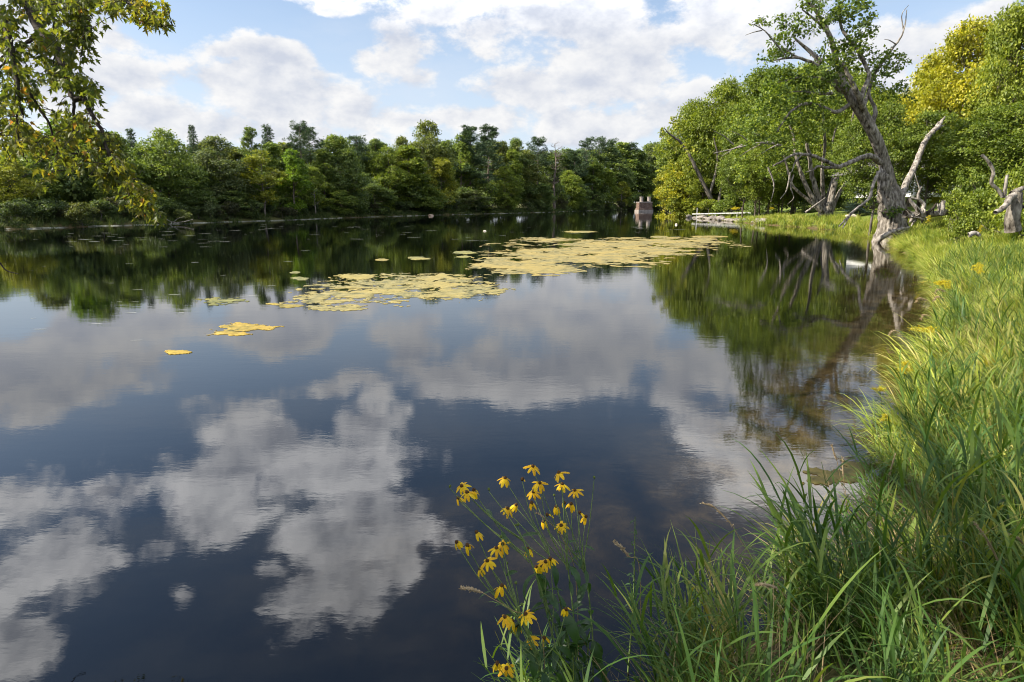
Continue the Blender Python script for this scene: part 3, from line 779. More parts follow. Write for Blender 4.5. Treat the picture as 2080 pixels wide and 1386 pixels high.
# ------------------------------------------------------------------ right bank trees
def rtree(name, px, base_y, top, wp, kd, ix, colr, D, lab, z=None, tilt=(0, 0), rz=None):
    D = D + 8 if D > 94 else D
    q = at(px, top, D); g = ghs(q.x, D)
    return plant_tree(name, kd, ix, q.x, D, q.z - g + 0.1, S2(wp, D) * 1.08, colr, lab, rz=rz, bark=(0.9, 0.85, 0.8), tilt=tilt)
G1 = (0.170, 0.205, 0.034); G2 = (0.130, 0.168, 0.032); G3 = (0.21, 0.24, 0.042); YW = (0.31, 0.29, 0.035)
rtree('bankside_tree', 1412, 430, 195, 150, 'big', 0, G1, 108, 'leftmost tall tree of the right bank above the dock tip')
rtree('bankside_tree', 1480, 430, 150, 170, 'big', 1, G1, 104, 'tall rounded tree standing behind the dock')
rtree('bankside_tree', 1560, 430, 128, 190, 'big', 2, G2, 98, 'high domed tree rising left of the leaning maple crown')
rtree('bankside_tree', 1640, 430, 120, 200, 'big', 0, G1, 92, 'broad tree behind the many stemmed maple')
rtree('bankside_tree', 1725, 420, 130, 190, 'big', 1, G1, 86, 'leafy tree behind the trunk of the leaning maple')
rtree('bankside_tree', 1800, 420, 175, 190, 'big', 2, G3, 74, 'green tree filling the gap right of the leaning trunk')
rtree('bankside_tree', 1872, 410, 195, 200, 'big', 1, G2, 72, 'dark green tree behind the broken snag limb')
rtree('bankside_tree', 1985, 400, 25, 250, 'big', 0, YW, 52, 'large yellowing tree at the upper right')
rtree('bankside_tree', 2090, 400, -10, 210, 'big', 2, G3, 46, 'tall green tree cut by the right edge of the photograph')
rtree('bankside_tree', 1905, 400, 110, 120, 'tall', 1, YW, 56, 'narrow yellow tree left of the large yellowing tree')
rtree('bankside_tree', 2060, 400, 200, 260, 'big', 1, G2, 38, 'dark green lower tree under the yellowing tree at the right')
rtree('bankside_tree', 1930, 400, 270, 150, 'open', 2, G2, 54, 'low dark tree behind the tip of the broken snag limb')
for i, (px, top, wp, D, c, lab) in enumerate([
    (1370, 330, 90, 106, YW, 'low yellow green tree overhanging the water at the dock tip'), (1398, 300, 80, 104, G3, 'slanting light green tree right of the overhanging yellow tree'),
    (1430, 360, 80, 100, G3, 'low leafy tree just above the dock'), (1515, 330, 110, 96, G2, 'shaded tree with dark trunks beyond the lawn'),
    (1590, 330, 110, 84, G1, 'drooping tree left of the many stemmed maple'),
    (1850, 300, 120, 66, G1, 'bushy tree between leaning trunk and broken snag limb'),
    (1545, 290, 110, 80, G1, 'mid height leafy tree over the bay left of the many stemmed maple'),
    (1770, 280, 120, 80, G2, 'shaded tree above the small blue spruce')]):
    rtree('bankside_tree', px, 430, top, wp, 'high' if px in (1515, 1590, 1545, 1770, 1850) else 'round', i % 2 if px in (1515, 1590, 1545, 1770, 1850) else i % 4, c, D, lab)
for px in (1520, 1552, 1575, 1603, 1620):
    D = 82; q = at(px, 320, D)
    rtree('lawn_edge_tree', px, 425, 270 + (px % 7) * 8, 110, 'high', px % 2, G2, D, {1520: 'leftmost dark trunked tree of the row beyond the lawn', 1552: 'second dark trunked tree from the left beyond the lawn', 1575: 'middle dark trunked tree of the row beyond the lawn', 1603: 'fourth dark trunked tree from the left beyond the lawn', 1620: 'dark trunked tree of the row nearest the many stemmed maple'}[px])['group'] = 'dark trunked trees beyond the lawn'
rtree('blue_spruce', 1757, 392, 340, 66, 'spruce', 2, (0.045, 0.075, 0.062), 62, 'small blue green spruce on the lawn left of the leaning trunk')
for i in range(22):      # trees further back so that no gap shows, and outside the frame to the right
    px = 1420 + i * 52; D = 118 - i * 1.5; q = at(px, 215 + (i % 3) * 14, D)
    plant_tree('back_tree', 'big' if i % 2 else 'round', i % 3, q.x, D, q.z - ghs(q.x, D), S2(150, D), rn.choice([G1, G2, GR]),
               'green tree of the back row behind the right bank trees', group='back row behind the right bank')
# shrubs closing the view under the crowns
SH = [(1640, 370, 90, 84, DK), (1700, 368, 90, 80, DK), (1560, 372, 90, 90, DK), (1490, 388, 80, 98, G2), (1440, 400, 60, 101, G3), (1795, 372, 70, 70, DK),
      (1985, 340, 90, 36, G2), (2045, 345, 110, 30, G1), (2090, 330, 120, 26, G3), (1945, 376, 70, 33, G1), (1960, 392, 80, 27, G1), (2120, 300, 120, 24, G1)]
SHL = ['dark shrub in the shade right behind the stems of the many stemmed maple', 'dark shrub between the many stemmed maple and the blue spruce', 'dark shrub behind the trunks beyond the lawn, left of the many stemmed maple',
       'green shrub above the shore end of the dock', 'light green shrub at the middle of the dock', 'dark shrub just left of the leaning maple trunk', 'green shrub directly left of the stump behind the thin bleached branch',
       'leafy shrub rising behind the broken stump', 'light green shrub at the right edge behind the stump', 'round shrub behind the right end of the fallen log', 'low green shrub in front of the others left of the stump',
       'tall green shrub half cut by the right edge above the stump']
for i, (px, top, wp, D, c) in enumerate(SH):
    q = at(px, top, D); g = ghs(q.x, D)
    e = plant_tree('bank_shrub', 'shrub', i % 3, q.x, D, max(0.8, q.z - g), S2(wp, D) * 1.15, c,
               SHL[i], 'shrub', group=['shrubs beyond the lawn', 'shrubs behind the stump'][D < 45], sink=0.1)

def foliage_at(name, spots, seed, n_per, ls, m_, colr, parent, droop=0.0):
    """leafy sprays: spots = (centre Vector, radius)"""
    r_ = np.random.default_rng(seed); Cs = []; Os = []
    for c, q in spots:
        c = np.array(tuple(c)); ncl = max(5, int(n_per * (q / 0.8) ** 2 / 14))
        d_ = nrmz(r_.normal(size=(ncl, 3)) + [0, 0, 0.3])
        cc = c + d_ * q * (0.35 + 0.65 * r_.random((ncl, 1))) * np.array([1, 1, 0.75])
        k = np.repeat(np.arange(ncl), 14)
        P = cc[k] + r_.normal(size=(len(k), 3)) * np.array([0.16, 0.16, 0.10]) * (0.6 + q * 0.4)
        Cs.append(P); Os.append(nrmz(P - c))
    P = np.concatenate(Cs); O = np.concatenate(Os)
    N = nrmz(O * 0.5 + np.array([0, 0, 0.8]) + r_.normal(size=P.shape) * 0.45)
    Dd = nrmz(r_.normal(size=P.shape) + O * 0.6 + np.array([0, 0, -0.3 - droop]))
    L = ls * (0.7 + 0.6 * r_.random(len(P)))
    V, Fq = leaves_arr(P, Dd, N, L, L * 0.75)
    o = obj(name, mesh_from(name, V, Fq, m_, r_.random(len(P)) ** 1.2), parent); o.color = (*colr, 1)
    return o
def wood(name, limbs, m_, parent, seed=1, sides=8, jit=0.16):
    """limbs: (pixel list with depth, r0, r1)"""
    paths = [limb_path([at(x, y, D) for x, y, D in pl], r0, r1, 5, 0.05 * r0 / 0.2, seed + i) for i, (pl, r0, r1) in enumerate(limbs)]
    V, F_ = tube(paths, sides, jit, seed)
    return obj(name, mesh_from(name, V, F_, m_, smooth=True), parent)
def Dp(base): return base

# the leaning maple (hero tree), standing at the water edge
HD = G(1805, 492).y
mt = empty('leaning_maple', (0, 0, 0), 'big old grey maple leaning left over the water from a thick split trunk', 'tree')
mt['note_depth'] = HD
D = HD
def rp(px): return S2(px, D)
# trunk with fluted bark
tp = [at(1812, 505, D), at(1812, 480, D), at(1813, 450, D), at(1812, 425, D + .1), at(1812, 400, D + .2), at(1806, 375, D + .2), at(1800, 345, D + .1), at(1790, 310, D), at(1776, 275, D - .2), at(1757, 240, D - .3), at(1735, 208, D - .4), at(1718, 180, D - .4)]
pth = spline(tp, 16); n_ = len(pth)
kr = np.interp(np.linspace(0, 1, n_), [0, .05, .14, .27, .36, .45, .58, .72, .85, 1.0], [rp(31), rp(28), rp(25), rp(24), rp(20), rp(13), rp(11), rp(10.5), rp(10), rp(7.5)])
V, F_ = tube([(pth, kr)], 72, 0.0, 1)
ring = V.reshape(n_, 72, 3); cen = ring.mean(1, keepdims=True); hh = ring[:, :, 2:3]
ang = np.arange(72) * 2 * math.pi / 72
for i in range(n_):
    lowf = max(0.0, 1 - (ring[i, 0, 2] / 3.6)) 
    for kx in range(72):
        z_ = ring[i, kx, 2]
        f1 = mnoise.noise(Vector((math.cos(ang[kx]) * 2.4, math.sin(ang[kx]) * 2.4, z_ * 0.30)))
        f2 = mnoise.noise(Vector((math.cos(ang[kx]) * 7, math.sin(ang[kx]) * 7, z_ * 2.0)))
        f2 = f2 - 0.9 * abs(mnoise.noise(Vector((math.cos(ang[kx]) * 11, math.sin(ang[kx]) * 11, z_ * 2.6 + 5))))
        flare = 0.35 * max(0, 1 - z_ / 0.8) * (0.5 + 0.5 * math.cos(ang[kx] * 5))
        ring[i, kx] = cen[i, 0] + (ring[i, kx] - cen[i, 0]) * (1 + f1 * (0.10 + 0.24 * lowf) + f2 * (0.07 + 0.10 * lowf) + flare)
obj('trunk', mesh_from('trunk', ring.reshape(-1, 3), F_, M['bark'], smooth=True), mt)
wood('broken_stub', [([(1806, 430, D - .5), (1800, 400, D - .6), (1795, 372, D - .6), (1791, 348, D - .6)], rp(17), rp(8))], M['bark'], mt, 4, 12, 0.35)
# splinters on the stub
wood('splinter', [([(1791, 350, D - .6), (1788, 338, D - .6)], rp(3), rp(.6)), ([(1794, 352, D - .6), (1796, 344, D - .6)], rp(3), rp(.6))], M['drift'], mt, 5, 5)
def limb(lst, seed, nm='limb', m_=None):
    lst = [(pl, a * 0.85, b * 0.85) for pl, a, b in lst]
    return wood(nm, lst, m_ or M['bark'], mt, seed, 8, 0.14)
# broken snag limb to the right
limb([([(1826, 425, D + .2), (1832, 395, D + .6), (1846, 362, D + 1.2), (1862, 330, D + 1.8), (1874, 298, D + 2.2), (1893, 270, D + 2.6), (1908, 255, D + 2.9)], rp(9), rp(5.5)),
      ([(1905, 258, D + 2.9), (1913, 246, D + 3), (1921, 236, D + 3)], rp(6), rp(.8)), ([(1903, 258, D + 2.9), (1906, 247, D + 2.9)], rp(5), rp(1)), ([(1906, 260, D + 2.9), (1918, 254, D + 3)], rp(4.5), rp(.8))], 11, 'broken_snag_limb', M['drift'])
# low arching limb to the left
limb([([(1788, 330, D - .2), (1770, 318, D - .8), (1752, 320, D - 1.2), (1728, 330, D - 1.6), (1702, 339, D - 2), (1675, 326, D - 2.3), (1645, 315, D - 2.5), (1612, 314, D - 2.7), (1592, 326, D - 2.8), (1570, 338, D - 2.9)], rp(7), rp(1.6)),
      ([(1702, 339, D - 2), (1680, 341, D - 2.2), (1662, 338, D - 2.3), (1650, 346, D - 2.4), (1636, 350, D - 2.4)], rp(4), rp(1)),
      ([(1628, 315, D - 2.6), (1615, 330, D - 2.7), (1608, 350, D - 2.7)], rp(2.4), rp(.8))], 12, 'low_arching_limb')
# upper crown limbs
limb([([(1735, 208, D - .4), (1722, 186, D), (1712, 160, D + .1), (1700, 130, D + .2), (1694, 100, D + .2), (1684, 70, D + .2), (1668, 42, D + .2), (1655, 20, D + .2), (1640, 2, D + .3)], rp(9), rp(2.5)),
      ([(1684, 70, D + .2), (1668, 52, D), (1650, 36, D - .2), (1630, 20, D - .4)], rp(4), rp(1.4)), ([(1660, 30, D + .2), (1666, 5, D), (1660, -20, D)], rp(3), rp(1))], 13)
limb([([(1757, 236, D - .3), (1748, 205, D - .9), (1735, 178, D - 1.2), (1722, 150, D - 1.4), (1712, 128, D - 1.5)], rp(8), rp(3)),
      ([(1745, 215, D - .6), (1755, 180, D - .4), (1765, 150, D - .2), (1740, 100, D), (1710, 60, D + .2), (1708, 20, D + .3), (1716, -10, D + .3)], rp(6), rp(1.5))], 14)
limb([([(1725, 190, D - .4), (1700, 170, D - .8), (1672, 140, D - 1), (1650, 128, D - 1.2), (1622, 118, D - 1.4), (1600, 118, D - 1.6), (1568, 124, D - 1.8)], rp(6), rp(1.4)),
      ([(1622, 118, D - 1.4), (1600, 105, D - 1.4), (1590, 96, D - 1.4)], rp(3), rp(1)),
      ([(1668, 126, D - 1), (1640, 100, D - .8), (1622, 85, D - .8), (1610, 74, D - .8)], rp(5), rp(1.5))], 15)
limb([([(1772, 250, D - .2), (1778, 225, D), (1768, 200, D + .1), (1762, 180, D + .2)], rp(6), rp(2)),
      ([(1750, 225, D - .2), (1764, 190, D + .4), (1772, 160, D + .8), (1790, 130, D + 1), (1812, 100, D + 1.2), (1830, 76, D + 1.4), (1838, 50, D + 1.4), (1842, 20, D + 1.5)], rp(5), rp(.8)),
      ([(1835, 60, D + 1.4), (1832, 30, D + 1.4), (1846, 10, D + 1.5)], rp(1.5), rp(.4)), ([(1820, 90, D + 1.2), (1806, 82, D + 1.2), (1796, 80, D + 1.2)], rp(1.5), rp(.4))], 16)
limb([([(1726, 212, D - .4), (1700, 228, D - 1), (1672, 218, D - 1.5), (1640, 210, D - 2), (1612, 222, D - 2.4), (1592, 245, D - 2.6), (1578, 268, D - 2.7)], rp(5), rp(1.4)),
      ([(1712, 190, D - .4), (1690, 170, D - 1), (1660, 158, D - 1.4), (1620, 158, D - 1.8), (1580, 168, D - 2)], rp(4.5), rp(1)),
      ([(1690, 190, D - .8), (1660, 190, D - 1.4), (1630, 186, D - 1.8), (1600, 188, D - 2)], rp(3.5), rp(1))], 17)
limb([([(1600, 118, D - 1.6), (1560, 70, D - 1.8), (1552, 62, D - 1.8), (1535, 52, D - 2), (1520, 48, D - 2)], rp(1.8), rp(.5)), ([(1548, 62, D - 1.8), (1530, 66, D - 1.8), (1514, 72, D - 1.8)], rp(1.3), rp(.4)),
      ([(1545, 58, D - 1.8), (1540, 48, D - 1.8), (1526, 42, D - 1.8)], rp(1), rp(.4))], 18, 'bare_twigs')
limb([([(1791, 345, D - .6), (1780, 360, D - .8), (1772, 380, D - 1), (1766, 402, D - 1.2), (1748, 418, D - 1.4), (1730, 432, D - 1.5), (1716, 448, D - 1.6), (1704, 460, D - 1.8)], rp(4), rp(1.6)),
      ([(1738, 425, D - 1.4), (1722, 445, D - 1.6), (1712, 463, D - 1.8)], rp(2.2), rp(1.2))], 19, 'hanging_dead_branch', M['drift'])
leafspots = [
 (1665,14,22,0),(1690,26,20,.2),(1640,12,18,.3),(1660,48,20,0),(1628,42,16,-.3),(1702,30,20,.3),(1722,14,24,.3),(1745,12,22,.4),(1766,16,14,.5),(1735,42,22,.3),(1758,46,18,.4),(1772,56,12,.5),(1716,38,16,.2),
 (1592,38,11,-.8),(1582,50,10,-.8),(1546,48,9,-2),(1620,54,14,-.5),(1640,68,14,-.4),(1612,70,12,-.6),(1598,80,16,-1),(1582,92,18,-1),(1600,98,14,-1),(1570,108,16,-1.4),(1552,118,14,-1.6),(1590,116,16,-1.4),
 (1740,78,24,.1),(1722,95,24,0),(1715,118,24,-.3),(1748,102,18,0),(1700,112,20,-.4),(1684,92,14,-.4),(1672,118,20,-.8),(1732,130,18,.3),(1690,140,24,-.9),(1660,144,20,-1.2),
 (1782,130,20,.8),(1798,112,16,1),(1812,120,16,1.1),(1828,124,14,1.2),(1780,150,20,.6),(1765,160,16,.4),(1800,140,14,1),(1820,140,10,1.3),
 (1640,160,26,-1.6),(1612,152,22,-1.8),(1588,152,20,-2),(1560,160,18,-2),(1620,180,22,-1.8),(1655,178,22,-1.4),(1590,182,20,-2.2),(1565,196,20,-2.4),(1640,205,20,-2),(1600,215,20,-2.4),(1570,228,20,-2.6),(1680,165,18,-1),(1710,165,18,-.9),
 (1520,262,16,-2.8),(1545,262,18,-2.8),(1562,285,16,-2.8),(1530,300,14,-2.8),(1590,275,14,-2.6),(1625,240,16,-2.2),(1660,235,14,-1.8),(1835,175,16,1.4),(1815,190,20,1.3),(1790,185,18,1),(1840,200,14,1.4),(1548,205,18,-2.6),(1600,250,14,-2.6),(1660,206,16,-1.6),(1540,235,16,-2.8),(1700,205,14,-.8)]
foliage_at('foliage', [(at(x, y, D + dd), rp(q) * 1.2) for x, y, q, dd in leafspots], 31, 190, 0.17, M['leaf'], (0.120, 0.165, 0.034), mt)
foliage_at('trunk_sprout', [(at(1808, 428, D - 1.1), 0.45), (at(1822, 426, D - 1.0), 0.3)], 32, 130, 0.13, M['leaf'], (0.11, 0.17, 0.03), mt)

# driftwood at its foot and the fallen log behind it
def wthing(name, label, cat, limbs, m_=None, seed=1, sides=8, jit=0.22):
    o = wood(name, limbs, m_ or M['drift'], None, seed, sides, jit); return tag(o, label, cat)
wthing('driftwood_log', 'long bleached driftwood log lying against the foot of the leaning maple', 'log', [([(1782, 490, D - .8), (1798, 478, D - 1.1), (1822, 468, D - 1.0), (1846, 462, D - .8)], rp(6), rp(2.5)), ([(1806, 475, D - 1.1), (1826, 474, D - 1.0), (1840, 466, D - .9)], rp(3), rp(1))], seed=21)
for i, (x, y, w_, h_) in enumerate([(1822, 484, 16, 6), (1834, 490, 14, -4), (1842, 482, 10, 8), (1828, 476, 18, -5), (1838, 474, 12, 3), (1820, 492, 12, 2), (1846, 490, 10, -3)]):
    tag(wood('driftwood_stick', [([(x - w_ / 2, y + h_ / 2, D - 1 + .1 * i), (x, y - 1, D - 1), (x + w_ / 2, y - h_ / 2, D - .9)], rp(1.6), rp(.8))], M['drift'], None, 40 + i, 6, 0.3),
        'short bleached stick in the tangle at the foot of the leaning maple', 'stick', 'sticks at the foot of the maple')
FD = 27.0
q_ = lambda px: S2(px, FD)
lg = empty('fallen_log', (0, 0, 0), 'dark fallen log with forked dead limbs lying in the grass right of the leaning maple', 'log')
wood('trunk', [([(1838, 436, FD), (1870, 437, FD + .1), (1915, 432, FD + .3), (1950, 433, FD + .4), (1985, 438, FD + .5)], q_(8), q_(3))], M['bark'], lg, 51, 10, 0.3)
r5 = random.Random(52)
for i in range(16):
    x0 = 1862 + r5.uniform(-12, 16); y0 = 440 + r5.uniform(-6, 8); a = r5.uniform(0, 6.28); l_ = r5.uniform(12, 26)
    wood('root', [([(x0, y0, FD - .1), (x0 + l_ * .5 * math.cos(a) + r5.uniform(-4, 4), y0 + l_ * .35 * math.sin(a), FD - .2), (x0 + l_ * math.cos(a), y0 + l_ * .6 * math.sin(a) + r5.uniform(-3, 3), FD - .3 + r5.uniform(-.3, .3))], q_(r5.uniform(2, 4.5)), q_(.7))], M['bark'] if i % 3 else M['drift'], lg, 200 + i, 7, 0.4)
wood('limb', [([(1868, 432, FD), (1855, 415, FD), (1845, 402, FD)], q_(5), q_(2))], M['drift'], lg, 53)
wood('limb', [([(1872, 432, FD), (1876, 415, FD), (1866, 404, FD), (1866, 392, FD), (1872, 380, FD)], q_(4.5), q_(1.5)), ([(1868, 406, FD), (1850, 402, FD)], q_(2.5), q_(1.5)), ([(1870, 390, FD), (1864, 372, FD), (1858, 352, FD)], q_(1.6), q_(.6))], M['drift'], lg, 54)
wood('limb', [([(1880, 434, FD), (1892, 426, FD), (1902, 414, FD)], q_(3.5), q_(1.6)), ([(1896, 424, FD), (1896, 434, FD)], q_(1.5), q_(1))], M['twig'], lg, 55)
wood('stub', [([(1912, 436, FD + .2), (1913, 420, FD + .2), (1916, 408, FD + .2)], q_(8), q_(3)), ([(1908, 422, FD + .2), (1904, 414, FD + .2)], q_(3), q_(1)), ([(1916, 416, FD + .2), (1920, 408, FD + .2)], q_(3), q_(1))], M['drift'], lg, 56, 8, 0.35)
# stump at the right edge
SD = 17.0; q2 = lambda px: S2(px, SD)
st = empty('broken_stump', (0, 0, 0), 'weathered grey stump with a limb bent down to the left, near the right edge', 'stump')
V_, F_ = tube([limb_path([at(2058, 470, SD), at(2056, 448, SD), at(2060, 425, SD), at(2064, 402, SD), at(2066, 390, SD)], q2(14), q2(10), 8)], 24, 0.10, 60)
obj('trunk', mesh_from('trunk', V_, F_, M['bark'], smooth=True), st)
wood('bent_limb', [([(2062, 396, SD), (2052, 402, SD - .1), (2046, 412, SD - .2), (2036, 424, SD - .3), (2022, 432, SD - .4)], q2(7), q2(4))], M['drift'], st, 61, 10, 0.25)
wood('limb', [([(2056, 394, SD), (2070, 386, SD), (2086, 380, SD)], q2(6), q2(4))], M['bark'], st, 62, 10, 0.3)
wood('limb', [([(2068, 412, SD), (2078, 420, SD), (2092, 428, SD)], q2(3), q2(2))], M['twig'], st, 63)
wthing('dead_branch', 'thin bleached branch sticking up from the bushes left of the stump', 'branch', [([(1995, 315, 22), (2010, 332, 22), (2018, 350, 22), (2014, 372, 22), (2028, 386, 22), (2036, 400, 22)], 0.05, 0.06), ([(2040, 402, 22), (2042, 380, 22), (2046, 355, 22)], .06, .05)], seed=70, sides=6)
wthing('dead_branch', 'forked bare branch leaning out of the lawn bank left of the leaning maple', 'branch', [([(1636, 432, 52), (1655, 418, 52), (1676, 402, 53)], .10, .04)], seed=71, sides=6)
tag(obj('pale_stone', None) if False else wood('pale_stone', [([(1968, 478, 15), (1974, 475, 15), (1984, 474, 15), (1988, 479, 15)], .06, .04)], M['stone'], None, 72, 8, .4), 'pale flat stone half hidden in the grass right of the leaning maple', 'stone')

# many stemmed maple
CD = 66.0; cc_ = lambda px: S2(px, CD)
cm = empty('multi_stem_maple', (0, 0, 0), 'maple with many stems fanning out from one base at the lawn edge', 'tree')
stems = [[(1668, 428), (1650, 402), (1632, 365), (1618, 325), (1612, 280), (1600, 235)], [(1672, 428), (1662, 400), (1650, 360), (1642, 310), (1632, 260), (1622, 210)],
         [(1676, 428), (1672, 395), (1670, 350), (1676, 300), (1672, 240), (1668, 200)], [(1684, 428), (1690, 395), (1700, 360), (1712, 320), (1726, 270), (1736, 215)],
         [(1688, 430), (1700, 400), (1718, 372), (1736, 345), (1752, 300), (1766, 260)], [(1680, 428), (1684, 392), (1694, 350), (1690, 300), (1700, 250)],
         [(1664, 428), (1640, 405), (1612, 380), (1600, 345), (1590, 310)]]
for i, s_ in enumerate(stems):
    wood('stem', [([(x, y, CD + (i % 3 - 1) * 0.5) for x, y in s_], cc_([5.5, 6, 4.5, 7, 4.5, 4, 3.4][i]), cc_(1.6))], M['bark'], cm, 80 + i, 10, 0.12)
wood('root_flare', [([(1678, 440, CD), (1678, 430, CD), (1677, 418, CD)], cc_(15), cc_(9))], M['bark'], cm, 88, 14, 0.25)
sp = []
r9 = random.Random(9)
for i in range(120):
    x = r9.uniform(1500, 1790); y = 130 + 230 * r9.random()
    if y > 290 + 60 * abs((x - 1650) / 140) and 1600 < x < 1740: continue
    if y < 130 + (abs(x - 1680) / 150) ** 2 * 60: continue
    sp.append((at(x, y, CD + r9.uniform(-3.5, 3.5)), cc_(r9.uniform(13, 24))))
foliage_at('foliage', sp, 33, 130, 0.22, M['leaf'], (0.17, 0.215, 0.042), cm)
wood('dead_twigs', [([(1600, 300, CD - 3), (1560, 290, CD - 4), (1520, 295, CD - 4.5), (1480, 305, CD - 4.5), (1450, 312, CD - 5)], cc_(3), cc_(.6))] +
     [([(1580 - i * 18, 294, CD - 4), (1560 - i * 18, 290 + (-1) ** i * 14, CD - 4.2), (1538 - i * 18, 292 + (-1) ** i * 26, CD - 4.4)], cc_(1.3), cc_(.4)) for i in range(6)] +
     [([(1605, 350, CD - 3), (1598, 385, CD - 3.2), (1585, 405, CD - 3.5)], cc_(2), cc_(.6)), ([(1612, 355, CD - 3), (1606, 380, CD - 3), (1612, 402, CD - 3), (1600, 415, CD - 3)], cc_(1.6), cc_(.5)),
      ([(1560, 340, CD - 3), (1572, 375, CD - 3), (1566, 410, CD - 3)], cc_(2), cc_(.6))], M['drift'], cm, 90, 5, 0.2)

# slanting tree at the dock point
PD = 106.0; pp_ = lambda px: S2(px, PD)
sl = empty('slanting_tree', (0, 0, 0), 'slanting tree with long bare dark limbs leaning left over the water at the dock point', 'tree')
wood('trunk', [([(1458, 436, PD), (1446, 408, PD), (1428, 372, PD), (1412, 338, PD), (1396, 308, PD), (1378, 285, PD), (1360, 272, PD), (1350, 262, PD)], pp_(5), pp_(1)), ([(1440, 400, PD), (1452, 360, PD), (1458, 320, PD), (1450, 280, PD)], pp_(3.5), pp_(1)),
  ([(1455, 430, PD), (1466, 380, PD), (1472, 330, PD)], pp_(4), pp_(1.5)), ([(1462, 432, PD), (1482, 380, PD), (1490, 330, PD), (1486, 290, PD)], pp_(4), pp_(1.5))], M['farbark'], sl, 95, 8, 0.15)
foliage_at('foliage', [(at(x, y, PD + r5.uniform(-2, 2)), pp_(q)) for x, y, q in [(1350,266,12),(1362,285,12),(1345,275,9),(1376,268,15),(1372,300,14),(1360,330,16),(1350,350,16),(1362,372,18),(1352,392,16),(1372,405,16),(1385,380,16),(1392,412,14),(1405,420,12),(1368,345,16),(1388,330,14),(1400,300,16),(1395,350,12),(1410,395,14),(1425,415,12),(1380,250,14),(1366,240,10)]],
   96, 42, 0.34, M['leaf'], (0.25, 0.265, 0.045), sl)
# dock, stones
DD = G(1412, 441).y
dk = empty('dock', (0, 0, 0), 'thin pale plank dock lying low over the rocks at the point', 'dock')
a_ = at(1409, 434.8, 98); b_ = at(1530, 432.0, 93)
dr = (b_ - a_); n = 14
for i in range(n):
    p0 = a_ + dr * (i / n); p1 = a_ + dr * ((i + 0.96) / n)
    me = box_mesh('deck_board', 0, (p1 - p0).length, -0.7, 0.7, -0.10, 0.06, M['dock'], 0.01)
    o = obj('deck_board', me, dk); o.location = p0; o.rotation_euler = (0, -math.asin((p1 - p0).z / (p1 - p0).length), math.atan2((p1 - p0).y, (p1 - p0).x))
for i in (0.5, 5, 10):
    p0 = a_ + dr * (i / n)
    obj('post', box_mesh('post', p0.x - .05, p0.x + .05, p0.y - .72, p0.y - .62, -0.6, p0.z + (0.9 if i == 0.5 else 0.0), M['dock']), dk)
import bmesh
def stone_mesh(seed, m_):
    bm = bmesh.new(); bmesh.ops.create_icosphere(bm, subdivisions=2, radius=1)
    for v in bm.verts:
        n_ = mnoise.noise(v.co * 1.1 + Vector((seed * 3.1, 0, 0))); v.co *= 1 + 0.45 * n_
        v.co.z *= 0.6
    bmesh.ops.dissolve_limit(bm, angle_limit=0.25, verts=bm.verts[:], edges=bm.edges[:])
    me = bpy.data.meshes.new('stone'); bm.to_mesh(me); bm.free(); me.materials.append(m_); return me
smesh = [stone_mesh(i, M['stone']) for i in range(5)]
rs = random.Random(3)
shore_px = [(1408, 443), (1450, 446), (1490, 450), (1530, 453), (1560, 456)]
for i in range(90):
    u = rs.random() * 3.999; k = int(u); f = u - k
    px = shore_px[k][0] * (1 - f) + shore_px[k + 1][0] * f; py = shore_px[k][1] * (1 - f) + shore_px[k + 1][1] * f
    q = G(px, py); q.y += rs.uniform(-0.4, 2.6); q.x += rs.uniform(-.3, .3)
    s_ = rs.uniform(0.16, 0.42) * (1.3 if px < 1470 else 1)
    o = obj('shore_rock', smesh[i % 5]); o.location = (q.x, q.y, max(0.0, ghs(q.x, q.y)) * 0.8 + s_ * 0.2); o.scale = (s_ * 1.5, s_ * 1.2, s_)
    o.rotation_euler = (rs.uniform(-.3, .3), rs.uniform(-.3, .3), rs.random() * 6)
    c = rs.uniform(0.5, 1.0); o.color = (c, c * .98, c * .95, 1)
    tag(o, 'grey brown rock in the rubble along the waterline between dock and bay', 'rock', 'rocks along the waterline by the dock')
def rock(px, py, D, w_, h_, c, lab, nm='rock', z=None, seed=1):
    o = obj(nm, smesh[seed]); q = at(px, py, D); s_ = S2(w_, D) / 2
    o.location = (q.x, D, (ghs(q.x, D) + S2(h_, D) * .3) if z is None else z); o.scale = (s_, s_, S2(h_, D) / 1.2); o.color = (*c, 1)
    return tag(o, lab, 'rock')
rock(1736, 388, 60, 22, 13, (2.0, 1.9, 1.8), 'pale boulder on the lawn beside the small blue spruce', 'boulder')
rock(1720, 392, 62, 10, 6, (1.0, 1.0, 1.0), 'small grey stone on the lawn left of the pale boulder', seed=2)
rock(1461, 449, G(1461, 449).y, 8, 6, (0.25, 0.25, 0.25), 'round dark rock at the waterline below the dock', z=0.05, seed=3)
rock(1374, 457, G(1374, 457).y, 5, 4, (2.2, 2.1, 2.0), 'small white stone poking out of the water left of the dock', z=0.04, seed=2)
rock(985, 470, G(985, 470).y, 7, 3.4, (2.0, 1.95, 1.85), 'pale stone breaking the surface in mid river', z=0.02, seed=0)
rock(876, 437, G(876, 439).y, 10, 4, (1.7, 1.4, 1.2), 'reddish stone on the far waterline below the yellow crowned tree', z=0.1, seed=4)
for i, (px, py, w_) in enumerate([(1592, 455, 26), (1618, 457, 14), (1640, 458, 10)]):
    rock(px, py, G(px, py + 2).y, w_, 8, (1.5, 1.25, 1.05), ['largest eroded pinkish rock under the grass overhang of the bay', 'eroded rock just right of the largest one under the grass overhang', 'small eroded rock at the right end under the grass overhang'][i], 'bank_rock', z=0.1, seed=i)
